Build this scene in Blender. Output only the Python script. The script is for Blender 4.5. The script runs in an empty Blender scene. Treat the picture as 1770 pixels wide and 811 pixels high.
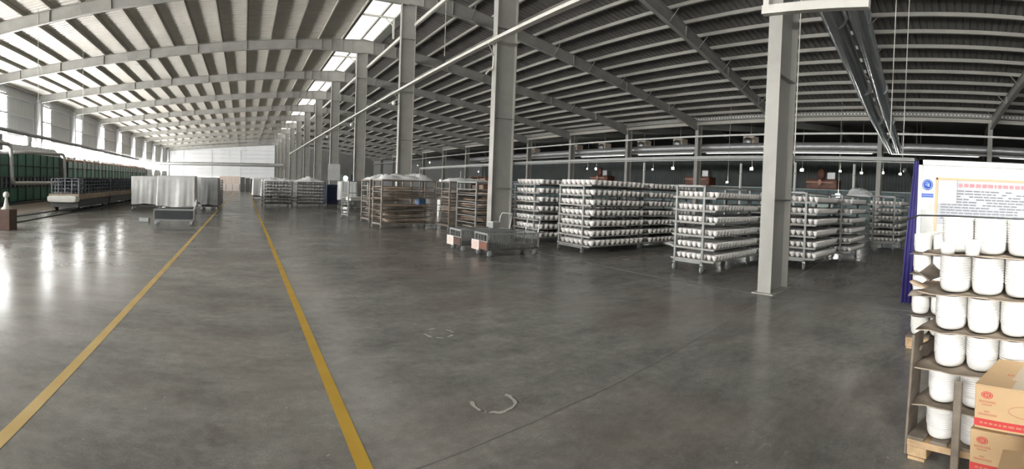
import bpy, math, random
from mathutils import Vector, Matrix
random.seed(11)
SC = bpy.context.scene
COL = SC.collection
PI = math.pi

# ------------------------------------------------------------------ camera
EYE = 1.55
F, XV, CV, PITCH, ROLL = 802.31, 422.23, 345.90, -0.0410776, -0.0174571
cam_d = bpy.data.cameras.new('camera')
cam = bpy.data.objects.new('camera', cam_d)
COL.objects.link(cam)
SC.camera = cam
cam_d.type = 'PANO'
cam_d.panorama_type = 'CENTRAL_CYLINDRICAL'
cam_d.central_cylindrical_range_u_min = (0 - XV) / F
cam_d.central_cylindrical_range_u_max = (1770 - XV) / F
cam_d.central_cylindrical_range_v_min = (CV - 811) / F
cam_d.central_cylindrical_range_v_max = CV / F
cam_d.central_cylindrical_radius = 1.0
cam_d.clip_start = 0.05
cam_d.clip_end = 400
cr, sr, cp, sp = math.cos(ROLL), math.sin(ROLL), math.cos(PITCH), math.sin(PITCH)
RM = Matrix(((1, 0, 0), (0, cp, -sp), (0, sp, cp))) @ Matrix(((cr, 0, sr), (0, 1, 0), (-sr, 0, cr)))
right, fwd, up = RM.col[0], RM.col[1], RM.col[2]
cam.matrix_world = Matrix(((right[0], up[0], -fwd[0], 0), (right[1], up[1], -fwd[1], 0), (right[2], up[2], -fwd[2], EYE), (0, 0, 0, 1)))

# ------------------------------------------------------------------ exposure, world, large lights
vs = SC.view_settings
SC.display_settings.display_device = 'sRGB'
vs.view_transform = 'Standard'
vs.look = 'None'
vs.exposure = -1.43
vs.gamma = 1.0
vs.use_curve_mapping = False
SC.cycles.use_denoising = True
SC.cycles.max_bounces = 8
SC.cycles.diffuse_bounces = 5
SC.cycles.glossy_bounces = 3
SC.cycles.transmission_bounces = 4
SC.cycles.sample_clamp_indirect = 6.0
SC.cycles.caustics_reflective = False
SC.cycles.caustics_refractive = False

W = bpy.data.worlds.new('world')
SC.world = W
W.use_nodes = True
W.node_tree.nodes['Background'].inputs[0].default_value = (0.80, 0.86, 0.95, 1)
W.node_tree.nodes['Background'].inputs[1].default_value = 0.8

STRIP_E = 62.0     # translucent wall strips in the window wall
BAND_E = 170.0       # low glazing band of the window wall
END_E = 1.25       # translucent end wall
RIDGE_E = 3.4      # ridge skylight
DOOR_P = 1000.0    # daylight through the open door behind the camera
FILL_LAMP_P = 118.0     # added fill lamp brightening the pallets from outside the view


def area(name, loc, rot, sx, sy, power, col=(1, 1, 1)):
    d = bpy.data.lights.new(name, 'AREA')
    d.shape = 'RECTANGLE'
    d.size, d.size_y, d.energy, d.color = sx, sy, power, col
    o = bpy.data.objects.new(name, d)
    COL.objects.link(o)
    o.location, o.rotation_euler = loc, rot
    return o


area('door_daylight', (-2, -11.0, 3.0), (math.radians(90), 0, 0), 18, 5.6, DOOR_P, (1.0, 0.97, 0.92))


# ------------------------------------------------------------------ materials
def mat(name, col, rough=0.6, metal=0.0, var=0.0, scale=4.0, bump=0.0, bscale=40.0, col2=None, emit=0.0, trans=0.0, spec=None):
    m = bpy.data.materials.new(name)
    m.use_nodes = True
    nt = m.node_tree
    b = nt.nodes['Principled BSDF']
    b.inputs['Base Color'].default_value = (*col, 1)
    b.inputs['Roughness'].default_value = rough
    b.inputs['Metallic'].default_value = metal
    if spec is not None:
        b.inputs['Specular IOR Level'].default_value = spec
    if var > 0 or col2:
        tc = nt.nodes.new('ShaderNodeTexCoord')
        n = nt.nodes.new('ShaderNodeTexNoise')
        n.inputs['Scale'].default_value = scale
        n.inputs['Detail'].default_value = 5
        r = nt.nodes.new('ShaderNodeValToRGB')
        r.color_ramp.elements[0].position = 0.3
        r.color_ramp.elements[1].position = 0.7
        c2 = col2 or tuple(min(1, c * (1 + var)) for c in col)
        c1 = col if col2 else tuple(c * (1 - var) for c in col)
        r.color_ramp.elements[0].color = (*c1, 1)
        r.color_ramp.elements[1].color = (*c2, 1)
        nt.links.new(tc.outputs['Object'], n.inputs['Vector'])
        nt.links.new(n.outputs['Fac'], r.inputs['Fac'])
        nt.links.new(r.outputs['Color'], b.inputs['Base Color'])
    if bump > 0:
        tc2 = nt.nodes.new('ShaderNodeTexCoord')
        n2 = nt.nodes.new('ShaderNodeTexNoise')
        n2.inputs['Scale'].default_value = bscale
        bp = nt.nodes.new('ShaderNodeBump')
        bp.inputs['Strength'].default_value = bump
        bp.inputs['Distance'].default_value = 0.02
        nt.links.new(tc2.outputs['Object'], n2.inputs['Vector'])
        nt.links.new(n2.outputs['Fac'], bp.inputs['Height'])
        nt.links.new(bp.outputs['Normal'], b.inputs['Normal'])
    if emit > 0:
        b.inputs['Emission Color'].default_value = (*col, 1)
        b.inputs['Emission Strength'].default_value = emit
    return m


M = {}
M['steel'] = mat('painted_steel', (0.35, 0.345, 0.318), 0.5, 0, 0.10, 2.0)
M['purlin'] = mat('purlin_steel', (0.52, 0.50, 0.45), 0.5, 0, 0.06, 1.0)
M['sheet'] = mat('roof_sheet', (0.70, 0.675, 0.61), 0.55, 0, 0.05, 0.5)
M['purlin_shaded'] = mat('purlin_steel_shaded', (0.37, 0.36, 0.325), 0.55, 0, 0.08, 1.0)  # darker copy of the purlin steel, dimness of that slope painted in
M['sheet_shaded'] = mat('roof_sheet_shaded', (0.155, 0.148, 0.14), 0.55, 0, 0.08, 0.5)  # same roof sheet with the dimness beyond the ridge put into its colour
M['wall'] = mat('wall_sheet', (0.84, 0.85, 0.86), 0.5, 0, 0.04, 0.5)
M['wall_dark'] = mat('wall_sheet_grey', (0.34, 0.345, 0.33), 0.6, 0, 0.08, 0.5)
M['wall_green'] = mat('wall_sheet_greygreen', (0.13, 0.152, 0.146), 0.6, 0, 0.15, 0.4)
M['galv'] = mat('galvanised_duct', (0.56, 0.58, 0.61), 0.2, 0.72, 0.10, 3.0, 0.10, 5.0)
M['silver'] = mat('silver_cladding', (0.68, 0.68, 0.67), 0.3, 0.35, 0.05, 3.0)
M['bar'] = mat('grey_bar', (0.22, 0.225, 0.22), 0.6)
M['galv_dull'] = mat('galvanised_dull', (0.48, 0.49, 0.50), 0.42, 0.6, 0.10, 3.0)
M['rack'] = mat('rack_steel', (0.28, 0.29, 0.285), 0.45, 0.2, 0.08, 6.0)
M['rack_dark'] = mat('rack_steel_dark', (0.085, 0.088, 0.085), 0.5, 0.2, 0.12, 6.0)
M['cage'] = mat('cage_steel', (0.16, 0.168, 0.16), 0.5, 0.2, 0.1, 6.0)
M['rack_rust'] = mat('rack_steel_rusty', (0.24, 0.21, 0.18), 0.55, 0.2, 0.25, 8.0)
M['shelf'] = mat('shelf_board', (0.34, 0.335, 0.32), 0.6, 0, 0.12, 8.0)
M['rubber'] = mat('rubber', (0.03, 0.03, 0.03), 0.6)
M['wheel'] = mat('caster_wheel', (0.26, 0.27, 0.27), 0.5)
M['bowl'] = mat('bisque_porcelain', (0.92, 0.895, 0.87), 0.55, 0, 0.03, 9.0)
M['white'] = mat('white_glaze', (0.86, 0.855, 0.83), 0.35, 0, 0.03, 14.0)
M['card'] = mat('cardboard', (0.44, 0.335, 0.25), 0.8, 0, 0.20, 9.0)
M['card_grey'] = mat('cardboard_grey', (0.24, 0.20, 0.165), 0.85, 0, 0.25, 8.0)
M['card_pale'] = mat('cardboard_pale', (0.66, 0.565, 0.49), 0.85, 0, 0.2, 9.0)
M['sheetboard'] = mat('layer_cardboard', (0.33, 0.275, 0.22), 0.85, 0, 0.22, 8.0)
M['carton'] = mat('carton_brown', (0.52, 0.36, 0.20), 0.7, 0, 0.06, 5.0)
M['wood'] = mat('pallet_wood', (0.47, 0.33, 0.19), 0.75, 0, 0.22, 12.0)
M['wood_grey'] = mat('weathered_wood', (0.19, 0.16, 0.13), 0.85, 0, 0.3, 10.0)
M['red'] = mat('red_ink', (0.52, 0.045, 0.045), 0.6)
M['redfade'] = mat('faded_red_ink', (0.50, 0.22, 0.13), 0.7)
M['tape'] = mat('packing_tape', (0.60, 0.50, 0.38), 0.25)
M['plastic'] = mat('white_plastic_film', (0.62, 0.63, 0.62), 0.35, 0, 0.08, 3.0, 0.4, 7.0)
M['film'] = mat('white_film_crumple', (0.88, 0.89, 0.90), 0.3, 0, 0.04, 3.0, 0.4, 9.0)
M['plastic_shaded'] = mat('shaded_plastic_film', (0.30, 0.31, 0.31), 0.35, 0, 0.15, 3.0, 0.4, 7.0)  # white film on the shaded side, its shade painted in as grey
M['blue'] = mat('blue_tarp', (0.045, 0.036, 0.20), 0.5, 0, 0.2, 4.0)
M['signblue'] = mat('sign_blue', (0.035, 0.11, 0.55), 0.5)
M['paper'] = mat('paper', (0.80, 0.79, 0.75), 0.7)
M['paper_pink'] = mat('paper_pinkish', (0.74, 0.66, 0.62), 0.7)
M['ink'] = mat('ink', (0.10, 0.10, 0.13), 0.8)
M['inkgrey'] = mat('grey_ink', (0.24, 0.25, 0.28), 0.8)
M['pinkink'] = mat('pink_ink', (0.75, 0.33, 0.36), 0.8)
M['board'] = mat('notice_board', (0.47, 0.50, 0.545), 0.35, 0, 0.05, 2.0)
M['boardframe'] = mat('orange_frame', (0.80, 0.50, 0.30), 0.5)
M['panelwhite'] = mat('partition_white', (0.82, 0.82, 0.80), 0.4, 0, 0.03, 2.0)
M['panelgrey'] = mat('partition_film', (0.55, 0.57, 0.56), 0.3, 0, 0.15, 3.0)
M['green'] = mat('kiln_green', (0.030, 0.115, 0.080), 0.45, 0, 0.25, 1.2)
M['green2'] = mat('kiln_green_light', (0.20, 0.40, 0.31), 0.4, 0, 0.2, 1.2)
M['aqua'] = mat('kiln_pale_panel', (0.68, 0.86, 0.80), 0.4, 0, 0.15, 1.2)
M['black'] = mat('black_steel', (0.018, 0.022, 0.022), 0.5, 0, 0.3, 3.0)
M['slate'] = mat('slate_blue_steel', (0.12, 0.135, 0.16), 0.5, 0, 0.3, 5.0)
M['cartside'] = mat('dark_cart_panel', (0.03, 0.034, 0.038), 0.5, 0, 0.2, 4.0)
M['deck'] = mat('firebrick_deck', (0.30, 0.24, 0.18), 0.85, 0, 0.2, 3.0)
M['fibre'] = mat('white_fibre', (0.70, 0.70, 0.66), 0.8, 0, 0.06, 5.0, 0.5, 12.0)
M['brown'] = mat('brown_box', (0.085, 0.048, 0.035), 0.7, 0, 0.25, 4.0)
M['rust'] = mat('orange_brown_steel', (0.17, 0.07, 0.045), 0.5, 0, 0.3, 2.0)
M['salmon'] = mat('salmon_pipe', (0.62, 0.36, 0.28), 0.5, 0, 0.15, 3.0)
M['teal'] = mat('teal_panel', (0.075, 0.125, 0.132), 0.45, 0, 0.2, 1.0)
M['tealpale'] = mat('pale_teal_panel', (0.40, 0.50, 0.49), 0.4, 0, 0.1, 1.0)
M['navy'] = mat('navy_cloth', (0.02, 0.03, 0.07), 0.8, 0, 0.3, 4.0)
M['cream'] = mat('white_pipe', (0.85, 0.85, 0.82), 0.4)
M['yellow'] = mat('yellow_floor_paint', (0.47, 0.285, 0.025), 0.6, 0, 0.18, 3.0, col2=(0.55, 0.35, 0.05))
M['yellow_worn'] = mat('worn_yellow_floor_paint', (0.50, 0.34, 0.10), 0.6, 0, 0.18, 3.0, col2=(0.60, 0.44, 0.18))
M['chalk'] = mat('chalk_mark', (0.43, 0.42, 0.385), 0.8)
M['joint'] = mat('pale_joint_dust', (0.20, 0.198, 0.184), 0.6, 0, 0.0, 5.0, col2=(0.315, 0.31, 0.29))
M['jointdark'] = mat('dark_joint', (0.13, 0.13, 0.12), 0.6, 0, 0.0, 2.0, col2=(0.27, 0.265, 0.245))
M['ibeam_pale'] = mat('pale_steel', (0.66, 0.65, 0.60), 0.5, 0, 0.06, 3.0)
M['zinc'] = mat('zinc_pipe', (0.55, 0.56, 0.54), 0.4, 0.3, 0.06, 3.0)
M['strip'] = mat('daylight_strip', (1.0, 0.99, 0.97), 0.5, emit=STRIP_E)
M['band'] = mat('daylight_band', (1.0, 0.98, 0.95), 0.5, emit=BAND_E)
M['ridge'] = mat('daylight_ridge', (1.0, 0.97, 0.92), 0.5, emit=RIDGE_E)
M['hole'] = mat('daylight_hole', (1.0, 1.0, 0.98), 0.5, emit=0.85)
M['lamp'] = mat('lamp_glow', (1.0, 0.98, 0.92), 0.5, emit=60)
M['tube'] = mat('tube_glow', (0.96, 1.0, 0.97), 0.5, emit=4.0)


def translucent_wall():
    m = bpy.data.materials.new('translucent_end_wall')
    m.use_nodes = True
    nt = m.node_tree
    b = nt.nodes['Principled BSDF']
    tc = nt.nodes.new('ShaderNodeTexCoord')
    n = nt.nodes.new('ShaderNodeTexNoise')
    n.inputs['Scale'].default_value = 0.35
    mp = nt.nodes.new('ShaderNodeMapping')
    mp.inputs['Scale'].default_value = (3.0, 1.0, 0.15)
    nt.links.new(tc.outputs['Object'], mp.inputs['Vector'])
    nt.links.new(mp.outputs['Vector'], n.inputs['Vector'])
    r = nt.nodes.new('ShaderNodeValToRGB')
    r.color_ramp.elements[0].position = 0.3
    r.color_ramp.elements[0].color = (0.62, 0.65, 0.66, 1)
    r.color_ramp.elements[1].position = 0.75
    r.color_ramp.elements[1].color = (1.0, 1.0, 0.98, 1)
    nt.links.new(n.outputs['Fac'], r.inputs['Fac'])
    nt.links.new(r.outputs['Color'], b.inputs['Emission Color'])
    b.inputs['Emission Strength'].default_value = END_E
    b.inputs['Base Color'].default_value = (0.3, 0.3, 0.3, 1)
    return m


M['endlit'] = translucent_wall()


def concrete():
    m = bpy.data.materials.new('polished_concrete')
    m.use_nodes = True
    nt = m.node_tree
    N, L = nt.nodes, nt.links
    b = N['Principled BSDF']
    tc = N.new('ShaderNodeTexCoord')

    def noise(scale, det, rough, dist=0.0, sxyz=(1, 1, 1)):
        mp = N.new('ShaderNodeMapping')
        mp.inputs['Scale'].default_value = sxyz
        L.new(tc.outputs['Object'], mp.inputs['Vector'])
        n = N.new('ShaderNodeTexNoise')
        n.inputs['Scale'].default_value = scale
        n.inputs['Detail'].default_value = det
        n.inputs['Roughness'].default_value = rough
        n.inputs['Distortion'].default_value = dist
        L.new(mp.outputs['Vector'], n.inputs['Vector'])
        return n

    def ramp(n, p0, c0, p1, c1):
        r = N.new('ShaderNodeValToRGB')
        r.color_ramp.elements[0].position = p0
        r.color_ramp.elements[0].color = (*c0, 1)
        r.color_ramp.elements[1].position = p1
        r.color_ramp.elements[1].color = (*c1, 1)
        L.new(n.outputs['Fac'], r.inputs['Fac'])
        return r

    def mix(fac, a, c, mode='MIX'):
        x = N.new('ShaderNodeMix')
        x.data_type = 'RGBA'
        x.blend_type = mode
        if isinstance(fac, float):
            x.inputs[0].default_value = fac
        else:
            L.new(fac, x.inputs[0])
        L.new(a, x.inputs[6])
        if isinstance(c, tuple):
            x.inputs[7].default_value = (*c, 1)
        else:
            L.new(c, x.inputs[7])
        return x.outputs[2]

    base = N.new('ShaderNodeRGB')
    base.outputs[0].default_value = (0.222, 0.220, 0.203, 1)
    c = base.outputs[0]
    for (sc_, det, lo, hi, sx) in ((0.22, 3, 0.72, 1.26, (1, 1, 1)), (0.75, 5, 0.70, 1.30, (0.7, 1.2, 1)), (2.6, 6, 0.76, 1.26, (0.8, 1.2, 1)), (11, 5, 0.84, 1.17, (1, 1, 1)), (60, 3, 0.86, 1.14, (1, 1, 1))):
        r_ = ramp(noise(sc_, det, 0.62, 0.0, sx), 0.30, (lo, lo, lo), 0.70, (hi, hi, hi))
        c = mix(1.0, c, r_.outputs['Color'], 'MULTIPLY')
    warm = ramp(noise(0.42, 4, 0.6), 0.46, (0, 0, 0), 0.74, (0.75, 0.75, 0.75))
    c = mix(warm.outputs['Color'], c, (0.215, 0.180, 0.152))
    wear = ramp(noise(0.55, 7, 0.70, 0.6, (0.55, 1.3, 1)), 0.53, (0, 0, 0), 0.78, (0.75, 0.75, 0.75))
    c = mix(wear.outputs['Color'], c, (0.355, 0.352, 0.335))
    dust = ramp(noise(4.5, 7, 0.74, 0.4, (0.6, 1.2, 1)), 0.60, (0, 0, 0), 0.80, (0.6, 0.6, 0.6))
    c = mix(dust.outputs['Color'], c, (0.36, 0.355, 0.335))
    stain = ramp(noise(1.3, 6, 0.68, 0.3), 0.60, (0, 0, 0), 0.82, (0.7, 0.7, 0.7))
    c = mix(stain.outputs['Color'], c, (0.115, 0.117, 0.108))
    spk = ramp(noise(21, 2, 0.5), 0.735, (0, 0, 0), 0.76, (0.7, 0.7, 0.7))
    c = mix(spk.outputs['Color'], c, (0.46, 0.45, 0.42))
    L.new(c, b.inputs['Base Color'])
    rr = ramp(noise(0.9, 6, 0.65, 0.3), 0.3, (0.15, 0.15, 0.15), 0.75, (0.29, 0.29, 0.29))
    L.new(rr.outputs['Color'], b.inputs['Roughness'])
    b.inputs['Specular IOR Level'].default_value = 0.45
    bp = N.new('ShaderNodeBump')
    bp.inputs['Strength'].default_value = 0.006
    bp.inputs['Distance'].default_value = 0.02
    nb = noise(7, 5, 0.6)
    L.new(nb.outputs['Fac'], bp.inputs['Height'])
    L.new(bp.outputs['Normal'], b.inputs['Normal'])
    return m


M['floor'] = concrete()


# ------------------------------------------------------------------ mesh helpers
class MB:
    def __init__(s):
        s.v, s.f, s.sm, s.mi = [], [], [], []

    def add(s, vs_, fs, sm=False, mi=0):
        o = len(s.v)
        s.v += [tuple(p) for p in vs_]
        s.f += [tuple(i + o for i in f) for f in fs]
        s.sm += [sm] * len(fs)
        s.mi += [mi] * len(fs)
        return s

    def box(s, x0, x1, y0, y1, z0, z1, mi=0):
        v = [(x0, y0, z0), (x1, y0, z0), (x1, y1, z0), (x0, y1, z0), (x0, y0, z1), (x1, y0, z1), (x1, y1, z1), (x0, y1, z1)]
        return s.add(v, [(0, 3, 2, 1), (4, 5, 6, 7), (0, 1, 5, 4), (1, 2, 6, 5), (2, 3, 7, 6), (3, 0, 4, 7)], False, mi)

    def cbox(s, x0, x1, y0, y1, z0, z1, b, mi=0):
        """box with chamfered edges"""
        c = ((x0, x1), (y0, y1), (z0, z1))
        idx, v = {}, []
        for i in range(2):
            for j in range(2):
                for k in range(2):
                    for a in range(3):
                        p = [c[0][i], c[1][j], c[2][k]]
                        for q, ijk in ((0, i), (1, j), (2, k)):
                            if q != a:
                                p[q] += b if ijk == 0 else -b
                        idx[i, j, k, a] = len(v)
                        v.append(tuple(p))
        f = []
        for a in range(3):
            o = [q for q in range(3) if q != a]
            for side in range(2):
                q4 = []
                for (m_, n_) in ((0, 0), (1, 0), (1, 1), (0, 1)):
                    t = [0, 0, 0]
                    t[a], t[o[0]], t[o[1]] = side, m_, n_
                    q4.append(idx[t[0], t[1], t[2], a])
                flip = (side == 1) == (a != 1)
                f.append(tuple(q4) if flip else tuple(reversed(q4)))
        for a in range(3):
            o = [q for q in range(3) if q != a]
            for m_ in range(2):
                for n_ in range(2):
                    t0, t1 = [0, 0, 0], [0, 0, 0]
                    t0[a], t1[a] = 0, 1
                    t0[o[0]] = t1[o[0]] = m_
                    t0[o[1]] = t1[o[1]] = n_
                    f.append((idx[(*t0, o[0])], idx[(*t1, o[0])], idx[(*t1, o[1])], idx[(*t0, o[1])]))
        for i in range(2):
            for j in range(2):
                for k in range(2):
                    f.append((idx[i, j, k, 0], idx[i, j, k, 1], idx[i, j, k, 2]))
        return s.add(v, f, False, mi)

    def bar(s, p, q, w, h, upv=(0, 0, 1), mi=0):
        """rectangular bar from p to q; w across, h along up"""
        p, q = Vector(p), Vector(q)
        d = (q - p).normalized()
        u = Vector(upv)
        a = d.cross(u)
        if a.length < 1e-5:
            a = d.cross(Vector((1, 0, 0)))
        a.normalize()
        u = a.cross(d).normalized()
        a, u = a * w / 2, u * h / 2
        v = [p - a - u, p + a - u, p + a + u, p - a + u, q - a - u, q + a - u, q + a + u, q - a + u]
        return s.add(v, [(3, 2, 1, 0), (4, 5, 6, 7), (0, 1, 5, 4), (1, 2, 6, 5), (2, 3, 7, 6), (3, 0, 4, 7)], False, mi)

    def tube(s, path, r, n=10, mi=0, caps=True):
        path = [Vector(p) for p in path]
        rs = r if isinstance(r, (list, tuple)) else [r] * len(path)
        o = []
        a = None
        for i, p in enumerate(path):
            d = (path[min(i + 1, len(path) - 1)] - path[max(i - 1, 0)]).normalized()
            if a is None:
                a = d.cross(Vector((0, 0, 1)))
                if a.length < 1e-4:
                    a = d.cross(Vector((1, 0, 0)))
            a = (a - d * a.dot(d)).normalized()
            b = d.cross(a)
            for k in range(n):
                t = 2 * PI * k / n
                o.append(p + (a * math.cos(t) + b * math.sin(t)) * rs[i])
        f = []
        for i in range(len(path) - 1):
            for k in range(n):
                k2 = (k + 1) % n
                f.append((i * n + k, i * n + k2, (i + 1) * n + k2, (i + 1) * n + k))
        s.add(o, f, True, mi)
        if caps:
            m = len(path) - 1
            s.add(o[:n], [tuple(reversed(range(n)))], False, mi)
            s.add(o[m * n:], [tuple(range(n))], False, mi)
        return s

    def lathe(s, prof, c=(0, 0, 0), n=16, sm=True, mi=0, axis='z'):
        o = []
        for (r, z) in prof:
            for k in range(n):
                t = 2 * PI * k / n
                x, y = r * math.cos(t), r * math.sin(t)
                if axis == 'z':
                    o.append((c[0] + x, c[1] + y, c[2] + z))
                elif axis == 'y':
                    o.append((c[0] + x, c[1] + z, c[2] - y))
                else:
                    o.append((c[0] + z, c[1] + x, c[2] + y))
        f = []
        for i in range(len(prof) - 1):
            for k in range(n):
                k2 = (k + 1) % n
                f.append((i * n + k, i * n + k2, (i + 1) * n + k2, (i + 1) * n + k))
        return s.add(o, f, sm, mi)

    def ibeam(s, p, q, depth, width, tf, tw, upv, mi=0):
        """I section; web along up"""
        p, q, u = Vector(p), Vector(q), Vector(upv).normalized()
        k = u * (depth / 2 - tf / 2)
        s.bar(p + k, q + k, width, tf, u, mi)
        s.bar(p - k, q - k, width, tf, u, mi)
        return s.bar(p, q, tw, depth - 2 * tf, u, mi)

    def quad(s, a, b, c, d, mi=0):
        return s.add([a, b, c, d], [(0, 1, 2, 3)], False, mi)

    def build(s, name, material, parent=None, data_only=False):
        me = bpy.data.meshes.new(name)
        me.from_pydata(s.v, [], s.f)
        for m_ in (material if isinstance(material, (list, tuple)) else [material]):
            me.materials.append(m_)
        me.polygons.foreach_set('use_smooth', s.sm)
        me.polygons.foreach_set('material_index', s.mi)
        me.update()
        if data_only:
            return me
        return obj(name, me, parent)


def obj(name, me, parent=None):
    o = bpy.data.objects.new(name, me)
    COL.objects.link(o)
    if parent is not None:
        o.parent = parent
    return o


def tag(o, label=None, cat=None, group=None, kind=None):
    if label:
        o['label'] = label
    if cat:
        o['category'] = cat
    if group:
        o['group'] = group
    if kind:
        o['kind'] = kind
    return o


def thing(name, label, cat, loc=(0, 0, 0), rz=0.0, group=None):
    o = bpy.data.objects.new(name, None)
    COL.objects.link(o)
    o.location = loc
    o.rotation_euler = (0, 0, rz)
    return tag(o, label, cat, group)


def struct(name, mb, m, label=None, group=None):
    o = mb.build(name, m)
    return tag(o, label, None, group, 'structure')


KIDS = {}


def copy_tree(o, parent=None, label=None, group=None, loc=None, rz=None):
    c = o.copy()
    COL.objects.link(c)
    if parent is not None:
        c.parent = parent
    for ch in list(o.children):
        copy_tree(ch, c)
    if label:
        c['label'] = label
    if group:
        c['group'] = group
    if loc is not None:
        c.location = loc
    if rz is not None:
        c.rotation_euler = (0, 0, rz)
    return c


def corrugated(p0, p1, hv, nrm, period, depth):
    """corrugated sheet from p0 to p1, ribs along hv"""
    p0, p1, hv, nrm = Vector(p0), Vector(p1), Vector(hv), Vector(nrm).normalized()
    L = (p1 - p0).length
    d = (p1 - p0) / L
    n = int(L / period)
    pts = []
    for i in range(n):
        for (t, h) in ((0.0, 0), (0.62, 0), (0.70, 1), (0.92, 1)):
            pts.append(p0 + d * (i + t) * period + nrm * h * depth)
    pts.append(p1)
    mb = MB()
    vs_ = [p for p in pts] + [p + hv for p in pts]
    m = len(pts)
    mb.add(vs_, [(i, i + 1, m + i + 1, m + i) for i in range(m - 1)])
    return mb


# ------------------------------------------------------------------ structure of the building
XL, XR, XC = -18.0, 30.0, 7.2          # window wall, valley columns, ridge columns
BAY = 8.49
YF = [3.25 + BAY * k for k in range(-1, 13)]           # frames of the near hall, k = -1 .. 12
YR = [-0.9, 6.26, 13.67, 20.43, 27.8, 35.5, 42.9, 50.4, 58.0, 65.7, 74.0, 82.3, 90.6, 98.9]
YE = 105.6
zL = lambda x: 10.52 - 0.07 * (6 - x)                # underside of the window-side roof
zR = lambda x: 10.65 - 0.145 * (x - 7.2)              # underside of the other slope

struct('floor', MB().quad((XL - 0.5, -14, 0), (60, -14, 0), (60, YE + 1, 0), (XL - 0.5, YE + 1, 0)), M['floor'], 'polished grey concrete factory floor with worn patches')

# roofs
PD = 0.20
a, b_ = 6.1, XL - 0.2
mb = corrugated((a, -13, zL(a) + PD), (a, YE, zL(a) + PD), (b_ - a, 0, zL(b_) - zL(a)), (0.07, 0, -1), 0.3, -0.045)
struct('ceiling_window_side', mb, M['sheet'], 'corrugated roof sheets rising from the window wall to the ridge')
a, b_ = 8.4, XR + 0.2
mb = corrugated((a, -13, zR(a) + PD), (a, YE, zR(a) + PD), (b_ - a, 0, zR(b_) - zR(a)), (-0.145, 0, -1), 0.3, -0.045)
struct('ceiling_valley_side', mb, M['sheet_shaded'], 'dark corrugated roof sheets sloping down from the ridge to the valley columns')
# second hall roof beyond the valley
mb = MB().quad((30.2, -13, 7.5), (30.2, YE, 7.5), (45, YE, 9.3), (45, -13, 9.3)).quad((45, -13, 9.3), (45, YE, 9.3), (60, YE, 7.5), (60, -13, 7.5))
struct('ceiling_second_hall', mb, M['sheet_shaded'], 'dark roof of the second hall beyond the valley columns')

# purlins: one object per line
n = 0
x = -17.8
for i in range(-12, 5):
    x = 1.48 * i
    mb = MB()
    z = zL(x)
    mb.box(x - 0.011, x + 0.0, -13, YE, z, z + PD).box(x - 0.07, x, -13, YE, z, z + 0.008).box(x, x + 0.07, -13, YE, z + PD - 0.008, z + PD)
    struct('purlin', mb, M['purlin'], 'long steel roof purlin under the roof on the window side', 'purlins under the window side roof')
for i in range(-7, 10):
    x = 18.2 + 1.3 * i
    mb = MB()
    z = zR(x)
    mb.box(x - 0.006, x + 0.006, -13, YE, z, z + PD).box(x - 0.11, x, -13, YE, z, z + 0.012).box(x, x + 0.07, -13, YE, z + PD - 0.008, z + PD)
    struct('purlin', mb, M['purlin_shaded'], 'long steel roof purlin under the dark valley side roof', 'purlins under the valley side roof')

# rafters
for k, y in enumerate(YF):
    mb = MB()
    segs = [(XL + 0.2, 0.62), (-6.0, 0.55), (1.5, 0.55), (4.4, 0.60), (XC, 0.86)]
    for (xa, da), (xb, db) in zip(segs[:-1], segs[1:]):
        za, zb = zL(xa) - 0.005, zL(xb) - 0.005
        mb.bar((xa, y, za - 0.007), (xb, y, zb - 0.007), 0.20, 0.014)
        mb.bar((xa, y, za - da), (xb, y, zb - db), 0.20, 0.014)
        vs_ = [(xa, y - 0.005, za - da), (xb, y - 0.005, zb - db), (xb, y - 0.005, zb), (xa, y - 0.005, za),
               (xa, y + 0.005, za - da), (xb, y + 0.005, zb - db), (xb, y + 0.005, zb), (xa, y + 0.005, za)]
        mb.add(vs_, [(0, 1, 2, 3), (7, 6, 5, 4)])
    for xs, dd in ((-15, .6), (-12, .6), (-9, .57), (-6, .55), (-3, .55), (0, .55), (3, .58), (4.6, .62), (5.2, .68), (5.9, .74), (6.5, .8)):
        mb.bar((xs, y, zL(xs) - dd), (xs, y, zL(xs)), 0.012, 0.19, (0, 1, 0))
    for xs in (-13.3, -7.4, -1.5, 2.9):          # flange braces
        mb.bar((xs, y - 0.55, zL(xs) + 0.02), (xs + 0.02, y - 0.05, zL(xs) - 0.55), 0.03, 0.03)
    struct('roof_beam', mb, M['steel'], 'deep steel roof beam spanning from the window wall to the ridge columns', 'roof beams on the window side')
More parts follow.
